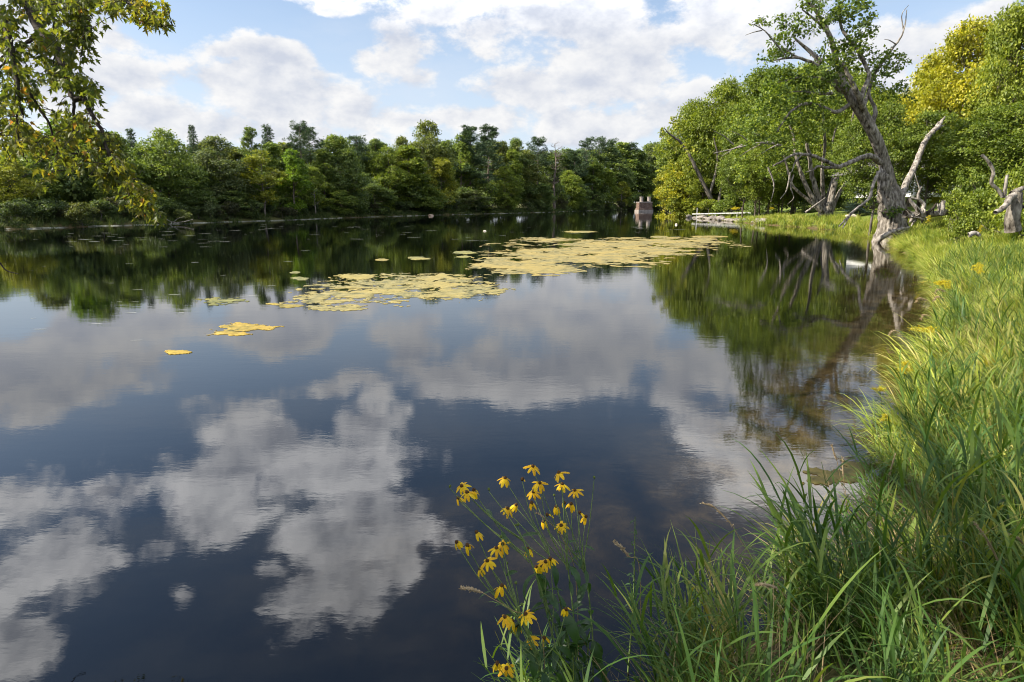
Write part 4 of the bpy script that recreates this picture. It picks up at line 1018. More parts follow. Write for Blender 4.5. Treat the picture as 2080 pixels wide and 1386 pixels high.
# small branches lying in the bay
for i, (pl, lab) in enumerate([([(1668, 463), (1690, 464), (1720, 466), (1740, 469)], 'long thin stick lying flat on the water of the bay'), ([(1722, 470), (1738, 465), (1742, 458)], 'short forked white stick poking up from the bay near the maple'),
                               ([(1636, 462), (1650, 455), (1654, 450)], 'small dark stick leaning out of the bay bank')]):
    D_ = G(pl[0][0], pl[0][1]).y
    wthing('stick', lab, 'stick', [([(x, y, D_ - .3 * k_) for k_, (x, y) in enumerate(pl)], 0.07, 0.03)], seed=100 + i, sides=5)
# little twig in the water at the left edge
tw = tube([limb_path([at(-40, 512, 4.6), at(-5, 530, 4.6), at(12, 549, 4.6), at(38, 557, 4.6)], 0.008, 0.003, 5)], 5)
tag(obj('bare_twig', mesh_from('bare_twig', tw[0], tw[1], M['twig'], smooth=True)), 'thin dark curved twig reaching in at the left edge over the water', 'twig')

# white house behind the right trees
HX = 48.0
def hb(px0, px1, py0, py1, D, dep, m_, nm, par, bev=0):
    a = at(px0, py1, D); b = at(px1, py0, D)
    return obj(nm, box_mesh(nm, a.x, b.x, D, D + dep, a.z, b.z, m_, bev), par)
for px, top, wp, D_, lab in ((1800, 200, 190, 43, 'leafy tree whose raised crown hides the roof of the white house, left part'), (1905, 215, 190, 42, 'leafy tree whose raised crown hides the roof of the white house, right part')):
    q = at(px, top, D_); plant_tree('bankside_tree', 'high', 0 if px < 1850 else 1, q.x, D_, q.z - ghs(q.x, D_), S2(wp, D_), G2, lab)
hs = empty('white_house', (0, 0, 0), 'white house with porch posts glimpsed between the trunks behind the snag', 'house')
hb(1850, 1960, 345, 400, HX, 8, M['white'], 'wall', hs)
a = at(1842, 345, HX - 2.4); b = at(1968, 334, HX - 2.4)
rv = [(a.x, HX - 2.5, a.z), (b.x, HX - 2.5, a.z), (b.x, HX + 8.5, a.z), (a.x, HX + 8.5, a.z), (a.x + .3, HX + 3, a.z + 1.3), (b.x - .3, HX + 3, a.z + 1.3)]
obj('roof', mesh_from('roof', rv, [(0, 1, 5, 4), (2, 3, 4, 5), (1, 2, 5), (3, 0, 4), (3, 2, 1, 0)], M['roof']), hs)
for px in (1862, 1878, 1896, 1915, 1935):
    hb(px - 2, px + 2, 347, 396, HX - 2.3, 0.25, M['white'], 'porch_post', hs)
for px in (1868, 1888, 1925):
    wf = hb(px - 5, px + 5, 360, 384, HX - 0.08, 0.07, M['white'], 'window_frame', hs)
    g_ = hb(px - 4, px + 4, 362, 382, HX - 0.10, 0.015, M['glass'], 'pane', wf)
for k_ in range(12):
    hb(1860 + k_ * 7, 1861.5 + k_ * 7, 380, 396, HX - 2.35, 0.06, M['white'], 'baluster', hs)
hb(1858, 1944, 378, 380, HX - 2.4, 0.12, M['white'], 'railing', hs)
# pale blue covered thing right of the leaning trunk
cv = []
D_ = 55.0
V_, F_ = tube([limb_path([at(1840, 398, D_), at(1839, 375, D_), at(1838, 352, D_), at(1838, 338, D_)], S2(14, D_), S2(5, D_), 4)], 12, 0.2, 5)
tag(obj('garden_cover', mesh_from('garden_cover', V_, F_, M['bluecover'], smooth=True)), 'pale blue draped cover seen between leaning trunk and snag limb', 'cover')
# small wooden structure beyond the lawn
sd_ = empty('garden_shed', (0, 0, 0), 'small pale wooden frame structure under the dark trees beyond the lawn', 'shed')
for px in (1481, 1489, 1498): hb(px, px + 1.5, 405, 421, 112, 0.2, M['piertop'], 'post', sd_)
hb(1480, 1500, 404, 406, 112, 0.3, M['piertop'], 'beam', sd_)

# ------------------------------------------------------------------ grass
def blades(r_, n, spread, Lr, Wr, lean=(0.1, 0.5), bend=(0.6, 1.6), seg=5, wind=0.0, split=None):
    az_ = r_.random(n) * 6.283
    rr = spread * np.sqrt(r_.random(n)); a2 = r_.random(n) * 6.283
    base = np.stack([rr * np.cos(a2), rr * np.sin(a2), np.zeros(n) - 0.03], 1)
    L = Lr[0] + (Lr[1] - Lr[0]) * r_.random(n); Wd = Wr[0] + (Wr[1] - Wr[0]) * r_.random(n)
    hx = np.cos(az_) + wind; hy = np.sin(az_); hl = np.hypot(hx, hy) + 1e-6; hx /= hl; hy /= hl
    th = lean[0] + (lean[1] - lean[0]) * r_.random(n); bd = bend[0] + (bend[1] - bend[0]) * r_.random(n) ** 1.4
    P = base.copy(); rows = []
    tw = r_.random(n) * 0.8 - 0.4
    sd_ = np.stack([-hy, hx, np.zeros(n)], 1) + np.stack([hx, hy, np.zeros(n)], 1) * tw[:, None]
    sd_ = nrmz(sd_)
    for i in range(seg + 1):
        s = i / seg
        wv = Wd * (0.55 + 0.9 * s if s < 0.35 else 0.865 * (1 - ((s - 0.35) / 0.65) ** 1.5) + 0.02)
        rows.append((P - sd_ * wv[:, None] / 2, P + sd_ * wv[:, None] / 2))
        a = th + bd * (s ** 1.5)
        dv = np.stack([hx * np.sin(a), hy * np.sin(a), np.cos(a)], 1)
        P = P + dv * (L / seg)[:, None]
    V = np.stack([x for r2 in rows for x in r2], 1)           # n, 2(seg+1), 3
    k = 2 * (seg + 1); F_ = []
    for i in range(seg): F_.append([2 * i, 2 * i + 1, 2 * i + 3, 2 * i + 2])
    F_ = (np.arange(n)[:, None, None] * k + np.array(F_)[None]).reshape(-1, 4)
    tone = np.repeat(r_.random(n), seg)
    return V.reshape(-1, 3), F_, tone
def culms(r_, n, spread, H, leafL, Wr):
    Vs, Fs, Ts, o = [], [], [], 0
    for i in range(n):
        a = r_.random() * 6.283; q = spread * math.sqrt(r_.random()); b0 = np.array([q * math.cos(a), q * math.sin(a), -0.03])
        h = H[0] + (H[1] - H[0]) * r_.random(); la = r_.random() * 6.283; ln_ = 0.10 + 0.30 * r_.random()
        top = b0 + np.array([math.cos(la) * h * ln_ + 0.12 * h, math.sin(la) * h * ln_, h])
        pts = spline([b0, b0 * 0.5 + top * 0.5 + np.array([-0.03 * h, 0, 0.04 * h]), top], 4)
        tn = r_.random()
        V, F_ = tube([(pts, np.linspace(0.0028, 0.0012, len(pts)))], 3)
        Vs.append(V); Fs.append(F_ + o); Ts.append(np.full(len(F_), min(1, tn * .6 + .35))); o += len(V)
        nl = int(4 + 3 * r_.random()); az0 = r_.random() * 6.283
        V, F_, T = blades(r_, nl, 0.0, leafL, Wr, (0.35, 0.75), (0.5, 1.7), 6, 0.5)
        k = 14
        for j in range(nl):
            s_ = 0.25 + 0.72 * (j + 0.5) / nl
            V[j * k:(j + 1) * k] += pts[int(s_ * (len(pts) - 1))] + np.array([0, 0, 0.03])
        Vs.append(V); Fs.append(F_ + o); Ts.append(np.clip(T * .5 + tn * .5, 0, 1)); o += len(V)
    return np.concatenate(Vs), np.concatenate(Fs), np.concatenate(Ts)
def merge(parts):
    Vs, Fs, Ts, o = [], [], [], 0
    for V, F_, T in parts:
        Vs.append(V); Fs.append(F_ + o); Ts.append(T); o += len(V)
    return np.concatenate(Vs), np.concatenate(Fs), np.concatenate(Ts)
def make_sources(nm, gens, m_):
    c = bpy.data.collections.new(nm)
    for i, g in enumerate(gens):
        V, F_, T = g
        o = bpy.data.objects.new(f'{nm}_{i}', mesh_from(nm, V, F_, m_, T)); c.objects.link(o)
    return c
def scatter(name, P, rot, scl, vid, coll, label):
    me = bpy.data.meshes.new(name); me.vertices.add(len(P)); me.vertices.foreach_set('co', P.astype(np.float32).ravel())
    a = me.attributes.new('rot', 'FLOAT_VECTOR', 'POINT'); a.data.foreach_set('vector', rot.astype(np.float32).ravel())
    a = me.attributes.new('scl', 'FLOAT_VECTOR', 'POINT'); a.data.foreach_set('vector', scl.astype(np.float32).ravel())
    a = me.attributes.new('vid', 'INT', 'POINT'); a.data.foreach_set('value', vid.astype(np.int32))
    o = obj(name, me)
    g = bpy.data.node_groups.new(name, 'GeometryNodeTree')
    g.interface.new_socket('Geometry', in_out='INPUT', socket_type='NodeSocketGeometry')
    g.interface.new_socket('Geometry', in_out='OUTPUT', socket_type='NodeSocketGeometry')
    gi = g.nodes.new('NodeGroupInput'); go = g.nodes.new('NodeGroupOutput')
    ip = g.nodes.new('GeometryNodeInstanceOnPoints'); ci = g.nodes.new('GeometryNodeCollectionInfo')
    ci.inputs['Collection'].default_value = coll; ci.inputs['Separate Children'].default_value = True; ci.inputs['Reset Children'].default_value = True
    ip.inputs['Pick Instance'].default_value = True
    def na(n_, dt):
        x = g.nodes.new('GeometryNodeInputNamedAttribute'); x.data_type = dt; x.inputs[0].default_value = n_; return x.outputs['Attribute']
    L_ = g.links
    L_.new(gi.outputs[0], ip.inputs['Points']); L_.new(ci.outputs[0], ip.inputs['Instance'])
    L_.new(na('vid', 'INT'), ip.inputs['Instance Index']); L_.new(na('rot', 'FLOAT_VECTOR'), ip.inputs['Rotation']); L_.new(na('scl', 'FLOAT_VECTOR'), ip.inputs['Scale'])
    L_.new(ip.outputs[0], go.inputs[0])
    md = o.modifiers.new('scatter', 'NODES'); md.node_group = g
    return tag(o, label, None, kind='stuff')
rg = np.random.default_rng(21)
reeds = make_sources('reed_tuft', [merge([culms(rg, 6, 0.13, (0.30, 0.75), (0.20, 0.42), (0.011, 0.020)),
                                          blades(rg, 9, 0.10, (0.40, 0.80), (0.009, 0.015), (0.1, 0.5), (0.7, 1.9), 7, 0.6),
                                          ]) for _ in range(9)], M['reed'])
thatch = make_sources('thatch_tuft', [blades(rg, 26, 0.14, (0.25, 0.6), (0.003, 0.006), (0.5, 1.2), (0.2, 1.0), 4, 0.3) for _ in range(4)], M['straw'])
banks = make_sources('bank_tuft', [merge([blades(rg, 34, 0.15, (0.35, 0.75), (0.008, 0.014), (0.3, 0.9), (0.8, 2.2), 6, 1.1),
                                          blades(rg, 12, 0.17, (0.35, 0.6), (0.010, 0.016), (0.1, 0.7), (0.4, 1.6), 5, 0.6)]) for _ in range(6)], M['bank'])
leafy = make_sources('forb_tuft', [merge([blades(rg, 40, 0.20, (0.08, 0.42), (0.018, 0.030), (0.1, 1.0), (0.3, 1.2), 3, 0.0)]) for _ in range(4)], M['bank'])
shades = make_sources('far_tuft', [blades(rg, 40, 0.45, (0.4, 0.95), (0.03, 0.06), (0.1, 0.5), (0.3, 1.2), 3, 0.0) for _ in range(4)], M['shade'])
farb = make_sources('bay_tuft', [blades(rg, 60, 0.40, (0.35, 0.8), (0.02, 0.04), (0.1, 0.5), (0.5, 1.6), 4, 0.2) for _ in range(4)], M['bank'])
def slope_dir(x, y):
    e = 0.3
    gx = (sdist(x + e, y) - sdist(x - e, y)); gy = (sdist(x, y + e) - sdist(x, y - e))
    return np.arctan2(-gy, -gx)          # towards the water
def region(x0, x1, y0, y1, dens, dlo, dhi, side=None, cull=True):
    n = int((x1 - x0) * (y1 - y0) * dens); x = x0 + (x1 - x0) * rg.random(n); y = y0 + (y1 - y0) * rg.random(n)
    d = sdist(x, y); k = (d > dlo) & (d < dhi)
    fr = is_far(x, y)
    k &= fr if side == 'far' else ~fr
    if cull:   # nothing behind the camera or far outside the frame
        k &= (np.abs(x) < 1.02 * (y + 1.5) + 1.0)
    return x[k], y[k], d[k]
def place(name, reg, coll, nv, smin, smax, label, bendj=0.9, patch=0.0, hvar=0.35):
    x, y, d = reg; z = gh(x, y); n = len(x)
    h = slope_dir(x, y) + (rg.random(n) - 0.5) * 2 * bendj
    nz = np.array([mnoise.noise(Vector((a * 0.55, b * 0.55, 1.0))) for a, b in zip(x, y)])
    s = (smin + (smax - smin) * rg.random(n)) * (1 + hvar * nz)
    keep = nz > -1 + patch
    tilt = np.clip(0.35 - d * 0.5, 0, 0.35)
    rot = np.stack([np.zeros(n), tilt, h], 1)
    P = np.stack([x, y, np.maximum(z, -0.06)], 1)
    sc_ = np.stack([s, s, s * (0.9 + 0.3 * rg.random(n))], 1)
    scatter(name, P[keep], rot[keep], sc_[keep], rg.integers(0, nv, n)[keep], coll, label)
place('reed_grass', region(0.1, 6.5, 1.2, 5.8, 23, -0.05, 6.5), reeds, 9, 0.6, 1.02, 'tall broad bladed reed grass in the foreground bank', 1.3)
place('mixed_reeds', region(3, 20, 5.6, 20, 5, 0.0, 7), reeds, 9, 0.6, 1.0, 'scattered broad bladed reeds between the bank grass', 0.8)
place('leafy_herbs', region(0, 22, 2.4, 32, 9, 0.2, 8), leafy, 4, 0.7, 1.3, 'low leafy herbs mixed into the bank grass', 3.0)
place('dry_thatch', region(0.3, 16, 1.4, 20, 15, 0.0, 6), thatch, 4, 0.7, 1.2, 'dry straw and dead stems between the reed grass', 3.0, 0.75)
place('bank_grass', region(2, 34, 4.6, 48, 13, -0.15, 9), banks, 6, 0.6, 1.2, 'yellow green grass bending towards the water along the right bank', 0.6, hvar=0.7)
place('bay_grass', region(18, 75, 38, 80, 3.2, -0.1, 4.2), farb, 4, 0.6, 1.1, 'rough yellow green grass round the bay below the lawn', 1.5)
place('point_grass', region(18, 75, 80, 122, 1.5, 1.5, 6), farb, 4, 0.3, 0.6, 'short green grass on the low point by the dock', 3.0)
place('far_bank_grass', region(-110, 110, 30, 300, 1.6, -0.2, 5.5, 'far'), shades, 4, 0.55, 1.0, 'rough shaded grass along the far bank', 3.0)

# ------------------------------------------------------------------ overhanging silver maple (trunk left outside the frame)
def maple_outline():
    h = [(0.0, 0.0), (0.10, 0.06), (0.34, 0.02), (0.22, 0.16), (0.30, 0.24), (0.56, 0.40), (0.36, 0.42), (0.20, 0.40), (0.22, 0.58), (0.10, 0.74), (0.0, 1.02)]
    return h + [(-x, y) for x, y in reversed(h[1:-1])]
MO = np.array(maple_outline())
def maple_leaf(fold, curl, w_=1.0):
    P = MO.copy(); V = [(x * w_, y, -abs(x) * fold - curl * y * y) for x, y in P]; V.append((0, 0.32, 0.02 - curl * 0.1))
    c = len(V) - 1; n = len(P)
    V += [(0.010, 0.0, 0), (-0.010, 0.0, 0), (0.0, -0.30, 0.06)]
    F_ = [(c, i, (i + 1) % n) for i in range(n)] + [(c + 1, c + 2, c + 3)]
    return np.array(V, dtype=float), np.array(F_)
LV = [maple_leaf(f, c, w_) for f, c, w_ in ((0.35, 0.25, 0.8), (0.6, 0.15, 0.7), (0.2, 0.45, 0.85), (0.8, 0.3, 0.7))]
BD = 5.2
BR_ = [  # pixel path, radii
 ([(-60,-60,6.4),(20,-30,6.0),(50,0,5.6),(64,28,5.5),(80,62,5.4),(98,84,5.3),(114,100,5.2),(128,140,5.1),(140,180,5.0),(152,205,4.9)], 0.045, 0.018),
 ([(-60,-10,5.6),(0,24,5.2),(12,50,5.1),(20,85,5.0),(30,140,4.9),(38,190,4.8),(46,240,4.8)], 0.035, 0.008),
 ([(152,205,4.9),(170,200,4.9),(186,232,4.8),(205,262,4.8),(218,305,4.7),(228,340,4.7),(240,370,4.7),(262,400,4.6),(284,424,4.6),(306,446,4.6),(330,458,4.6)], 0.018, 0.003),
 ([(152,205,4.9),(150,240,4.9),(150,275,4.9),(160,312,4.9)], 0.012, 0.003),
 ([(60,190,5),(80,222,5),(100,252,5),(112,290,5),(122,322,5),(132,345,5)], 0.012, 0.003),
 ([(80,62,5.4),(50,90,5.3),(24,112,5.2),(2,135,5.1),(-30,170,5)], 0.014, 0.006),
 ([(96,64,5.4),(60,85,5.3),(30,96,5.2),(10,112,5.1),(-20,150,5)], 0.012, 0.005),
 ([(200,-60,5.6),(240,-20,5.2),(262,6,5),(280,28,4.9),(300,42,4.8),(322,54,4.8),(345,52,4.8),(356,54,4.8)], 0.014, 0.003),
 ([(20,85,5),(30,160,4.9),(34,220,4.9),(36,270,4.9),(46,310,4.9),(56,330,4.9)], 0.010, 0.003),
 ([(98,-20,5.5),(105,20,5.4),(110,60,5.3),(112,110,5.2),(104,150,5.2)], 0.012, 0.004),
 ([(192,-20,5.2),(188,8,5.1),(184,30,5.1),(183,52,5.1),(187,58,5.1),(190,54,5.1)], 0.006, 0.002),
 ([(150,-30,5.5),(160,0,5.4),(172,20,5.3)], 0.012, 0.003),
 ([(-60,200,5.2),(-20,260,5.1),(10,300,5),(24,330,5)], 0.012, 0.003),
]
mp = empty('silver_maple', (0, 0, 0), 'silver maple with drooping leafy branches hanging in from the upper left', 'tree')
bpaths = []
for i, (pl, r0, r1) in enumerate(BR_):
    pts_, rd = limb_path([at(*p_) for p_ in pl], r0, r1, 6, 0.01, i); bpaths.append((pts_, rd))
    V, F_ = tube([(pts_, rd)], 7, 0.2, i)
    obj('branch', mesh_from('branch', V, F_, M['twig'], smooth=True), mp)
# trunk and limbs that carry the branches, left of the frame
TB = Vector((-8.6, -5.2, ghs(-8.6, -5.2)))
limbs_ = [limb_path([TB - Vector((0, 0, .4)), TB + Vector((.1, .1, 1.5)), TB + Vector((.4, .6, 3.4)), TB + Vector((.6, 1.4, 5.2))], 0.42, 0.26, 6),
          limb_path([TB + Vector((.6, 1.4, 5.2)), TB + Vector((1.0, 5.2, 7.6)), Vector((-6.6, 6.6, 7.4)), at(-60, -60, 6.4)], 0.13, 0.045, 6),
          limb_path([TB + Vector((.5, 1.0, 4.4)), TB + Vector((1.0, 5.6, 6.0)), Vector((-6.0, 5.4, 5.4)), at(-60, -10, 5.6)], 0.10, 0.035, 6),
          limb_path([TB + Vector((1.0, 5.2, 7.6)), Vector((-5.2, 5.6, 7.4)), at(200, -60, 5.6)], 0.09, 0.014, 6),
          limb_path([TB + Vector((.6, 1.4, 5.2)), Vector((-8.0, -4.5, 8.5)), Vector((-7.5, -4.2, 10.5))], 0.18, 0.04, 6)]
V, F_ = tube(limbs_, 12, 0.15, 3); obj('trunk', mesh_from('trunk', V, F_, M['bark'], smooth=True), mp)
allp = np.concatenate([p_ for p_, _ in bpaths])
rl = random.Random(77)
MASK = [(30,40,80,60,30),(110,30,80,60,30),(60,120,80,60,30),(130,120,60,55,26),(30,200,60,60,22),(110,200,70,50,26),(165,150,36,40,10),(190,190,20,40,6),(200,160,14,20,3),
        (60,290,60,35,14),(20,270,40,50,9),(120,290,60,40,18),(80,340,30,24,6),(150,330,50,30,10),(190,290,44,50,14),(230,320,36,30,9),(245,350,38,30,9),(200,365,26,24,4),
        (270,380,40,26,9),(285,410,34,24,8),(262,418,24,20,4),(310,440,26,14,6),(330,450,12,14,3),(300,385,24,20,5),
        (250,15,40,22,9),(290,35,34,20,9),(320,50,30,18,7),(345,60,18,14,4),(220,30,20,18,4),(305,8,30,16,5),(180,15,30,20,6),(150,60,36,30,9),(60,385,14,14,2),(8,330,18,30,3)]
twp = []; lf = []
for cx, cy, rx, ry, n in MASK:
    for _ in range(n):
        a = rl.random() * 6.283; q = math.sqrt(rl.random()); x = cx + rx * q * math.cos(a); y = cy + ry * q * math.sin(a)
        if x < -40: continue
        tgt = np.array(tuple(at(x, y, rl.uniform(4.55, 5.7) if y < 330 else rl.uniform(4.4, 4.9))))
        dd_ = np.linalg.norm((allp - tgt) * np.array([1, .6, 1]) - np.array([0, 0, 0.10]), axis=1); s0 = allp[int(np.argmin(dd_))]
        if np.linalg.norm(tgt - s0) > 1.6: continue
        mid = (s0 + tgt) / 2 + np.array([0, 0, 0.05]); pts_, rd = limb_path([s0, mid, tgt], 0.0035, 0.0014, 5)
        twp.append((pts_, rd))
        ln = np.linalg.norm(tgt - s0); nl = 11 + int(ln * 9)
        for k in range(nl):
            f = 0.35 + 0.65 * rl.random(); b0 = pts_[int(f * (len(pts_) - 1))]
            dv = nrmz(np.array([rl.gauss(0, .55), rl.gauss(0, .55), -0.75 + rl.gauss(0, .28)]))
            off = nrmz(np.array([rl.gauss(0, 1), rl.gauss(0, 1), rl.gauss(0, .6)])) * 0.03
            sz = rl.uniform(0.040, 0.064)
            pxl = y
            tone = min(1, max(0, rl.gauss(0.32, 0.16) + (0.12 if pxl > 260 else 0) + (0.2 if (cx > 215 and cy < 90) else 0)))
            if rl.random() < 0.012: tone = 0.97
            lf.append((b0 + off + dv * sz * 0.3, dv, nrmz(np.array([rl.gauss(0, 1), rl.gauss(-.35, 1), rl.gauss(.3, .5)])), sz, tone))
V, F_ = tube(twp, 4, 0, 5); obj('twigs', mesh_from('twigs', V, F_, M['twig']), mp)
def leaf_matrix(p_, dv, nn, sz):
    Y = dv; X = nrmz(np.cross(Y, nn)); Z = np.cross(X, Y)
    return np.stack([X, Y, Z], 1) * sz, p_
rl.shuffle(lf)
lf.sort(key=lambda q: -(q[3] / max(1.0, q[0][1]) + (0.01 if q[0][0] > -4.2 and q[0][2] < 5.2 else 0)))
single = lf[:300]; rest = lf[300:]
lmeshes = {}
for p_, dv, nn, sz, tone in single:
    key = (rl.randrange(4), round(tone * 9))
    if key not in lmeshes:
        Vl, Fl = LV[key[0]]; lmeshes[key] = mesh_from('leaf', Vl, Fl, M['maple'], np.full(len(Fl), key[1] / 9))
    o = obj('leaf', lmeshes[key], mp); A, p0 = leaf_matrix(p_, dv, nn, sz)
    mt4 = Matrix([[*A[0], p0[0]], [*A[1], p0[1]], [*A[2], p0[2]], [0, 0, 0, 1]]); o.matrix_basis = mt4
Vs, Fs, Ts, o_ = [], [], [], 0
for i, (p_, dv, nn, sz, tone) in enumerate(rest):
    Vl, Fl = LV[i % 4]; A, p0 = leaf_matrix(p_, dv, nn, sz)
    Vs.append(Vl @ A.T + p0); Fs.append(Fl + o_); Ts.append(np.full(len(Fl), tone)); o_ += len(Vl)
o = obj('leaves', mesh_from('leaves', np.concatenate(Vs), np.concatenate(Fs), M['maple'], np.concatenate(Ts)), mp); tag(o, kind='stuff')
# crown outside the frame, plus unseen leaf sprays added sunward to dapple the foreground
shade_px = [(1350,1250,.6),(1470,1330,.5),(1340,1140,.6),(1400,1200,.5),(1850,1090,.6),(1960,1020,.7),(2060,1130,.6),(1900,1170,.5),(1700,1330,.4),(1290,1360,.3),(1740,1180,.5),(1780,1090,.7),(1880,960,.8),(1560,1380,.3),(2000,1240,.5),(2060,950,.8)]
sp = []
for i, (x, y, z_) in enumerate(shade_px):
    c = G(x, y, z_); tt = rl.uniform(7.5, 11.5); p0 = c + sun_vec * tt
    sp.append((p0, rl.uniform(0.24, 0.38)))
for i in range(26):
    sp.append((Vector((-7.5 + rl.gauss(0, 1.4), -5.0 + rl.gauss(0, 1.3), 7.5 + rl.gauss(0, 1.5))), rl.uniform(0.5, 0.9)))
o = foliage_at('crown', sp, 41, 420, 0.12, M['leaf'], (0.055, 0.085, 0.018), mp); tag(o, kind='stuff')

# ------------------------------------------------------------------ algae mats (marching squares on the water)
def algae(name, px_ellipses, cell, thr, nz, label, color=(1, 1, 1), seed=0, nscale=1.2, aniso=1.0, cat='algae mat', thick=0.004):
    E = []
    for cx, cy, rx, ry in px_ellipses:
        c = G(cx, cy); l = G(cx - rx, cy); r2 = G(cx + rx, cy); t_ = G(cx, cy - ry); b_ = G(cx, cy + ry)
        E.append((c.x, c.y, (r2.x - l.x) / 2, (t_.y - b_.y) / 2, (t_.x - b_.x) / (t_.y - b_.y)))
    x0 = min(e[0] - e[2] - abs(e[4]) * e[3] for e in E) - .3; x1 = max(e[0] + e[2] + abs(e[4]) * e[3] for e in E) + .3
    y0 = min(e[1] - e[3] for e in E) - .3; y1 = max(e[1] + e[3] for e in E) + .3
    nx = int((x1 - x0) / cell) + 2; ny = int((y1 - y0) / cell) + 2
    X = x0 + np.arange(nx) * cell; Y = y0 + np.arange(ny) * cell
    f = np.full((ny, nx), -9.0); XX, YY = np.meshgrid(X, Y)
    for ex, ey, a, b, sh_ in E:
        f = np.maximum(f, 1 - np.hypot((XX - ex - sh_ * (YY - ey)) / a, (YY - ey) / b))
    nzv = np.zeros((ny, nx)); h2 = np.zeros((ny, nx))
    for j in range(ny):
        for i in range(nx):
            if f[j, i] > -0.6:
                v = Vector((X[i] * nscale, Y[j] * nscale * aniso, seed * 7.7))
                nzv[j, i] = mnoise.fractal(v, 0.35, 2.1, 6); h2[j, i] = mnoise.noise(v * 5)
    f = f + nz * nzv - thr
    V = []; F_ = []; idx = {}
    def vert(key, x, y, h):
        if key not in idx: idx[key] = len(V); V.append((x, y, h))
        return idx[key]
    for j in range(ny - 1):
        for i in range(nx - 1):
            c4 = ((i, j), (i + 1, j), (i + 1, j + 1), (i, j + 1)); vs = [f[q[1], q[0]] for q in c4]
            if max(vs) <= 0: continue
            pl = []
            for k in range(4):
                a, b = c4[k], c4[(k + 1) % 4]; fa, fb = vs[k], vs[(k + 1) % 4]
                if fa > 0: pl.append(vert((a, a), X[a[0]], Y[a[1]], 0.008 + min(thick, fa * 0.05) * (0.6 + 0.8 * h2[a[1], a[0]])))
                if (fa > 0) != (fb > 0):
                    u = fa / (fa - fb); key = (min(a, b), max(a, b))
                    pl.append(vert(key, X[a[0]] + (X[b[0]] - X[a[0]]) * u, Y[a[1]] + (Y[b[1]] - Y[a[1]]) * u, 0.003))
            if len(pl) >= 3: F_.append(tuple(pl))
    if not F_: return None
    me = mesh_from(name, V, F_, M['algae'], smooth=True)
    o = obj(name, me); o.color = (*color, 1); return tag(o, label, cat)
algae('algae_mat', [(870,575,110,18),(790,585,120,18),(720,600,100,16),(660,612,60,12),(940,588,70,9),(900,600,60,10),(650,605,50,7),(690,622,70,8),(985,592,34,5),(880,566,60,9)], 0.05, 0.16, 1.15,
      'large mottled tan algae mat in mid river, nearer of the two big mats', seed=1, nscale=2.0)
algae('algae_mat', [(1250,497,170,10),(1330,492,110,9),(1180,510,130,11),(1100,520,110,14),(1060,535,80,14),(1110,548,70,10),(1220,525,110,12),(1290,512,110,10),(1120,487,60,5),(1420,489,40,5),(1020,528,50,8)], 0.12, 0.10, 1.0,
      'largest pale yellow algae mat, farther of the two big mats, stretching right', (1.05, 1.0, 0.95), seed=2, nscale=1.1)
for i, (el_, thr, nz, cl, lab, c) in enumerate([
    ([(500,666,50,8),(465,677,34,5)], 0.0, 0.7, 0.03, 'bright yellow algae patch floating alone left below the big mat', (1.3, 1.1, 0.55)),
    ([(360,716,24,4)], 0.0, 0.5, 0.02, 'tiny yellow algae sliver at the lower left', (1.3, 1.1, 0.5)),
    ([(725,562,40,5)], 0.0, 0.5, 0.05, 'thin pale algae patch just above the nearer big mat', (1, 1, .9)),
    ([(610,566,16,3),(600,554,10,2)], 0.0, 0.4, 0.05, 'small grey algae flecks left above the nearer big mat', (.8, .9, .8)),
    ([(450,612,46,6)], 0.2, 0.9, 0.04, 'thin grey green algae film among the reflected trees at left', (.7, .8, .6)),
    ([(850,525,20,3)], 0.0, 0.5, 0.06, 'small algae patch above the middle of the nearer mat', (.9, .95, .8)),
    ([(945,513,22,3),(940,522,14,2)], 0.0, 0.5, 0.06, 'small algae patch left of the farther big mat', (.8, .9, .8)),
    ([(776,528,12,2)], 0.0, 0.4, 0.05, 'smallest algae speck in mid river', (.9, .9, .8)),
    ([(1180,471,30,2)], 0.0, 0.4, 0.10, 'narrow algae streak far out above the big mats', (1, 1, .9)),
    ([(1340,481,18,1.6)], 0.0, 0.3, 0.10, 'short algae streak below the stone pier', (1, 1, .9)),
    ([(1440,481,36,2)], 0.0, 0.3, 0.10, 'long algae streak near the reflection of the dock', (1.1, 1, .8)),
    ([(1915,574,36,5)], 0.1, 0.5, 0.05, 'yellow algae along the grass edge, uppermost of three', (1.2, 1.15, .5)),
    ([(1925,600,30,5)], 0.1, 0.5, 0.05, 'yellow algae along the grass edge, middle of three', (1.2, 1.1, .5)),
    ([(1935,627,28,5)], 0.1, 0.5, 0.04, 'yellow algae along the grass edge, lowest of three', (1.2, 1.1, .5)),
    ([(1690,968,60,14),(1740,950,40,12),(1650,960,30,8)], 0.30, 1.1, 0.016, 'olive brown weed raft at the waterline of the near bank', (.22, .22, .13)),
    ([(590,622,20,3),(560,618,14,2)], 0.0, 0.6, 0.04, 'little yellow algae scraps at the left tip of the nearer mat', (1.1, 1, .6))]):
    algae('algae_mat', el_, cl, thr, nz, lab, c, seed=10 + i, nscale=3.0 if cl < 0.07 else 1.2, thick=0.006 if i != 14 else 0.004)
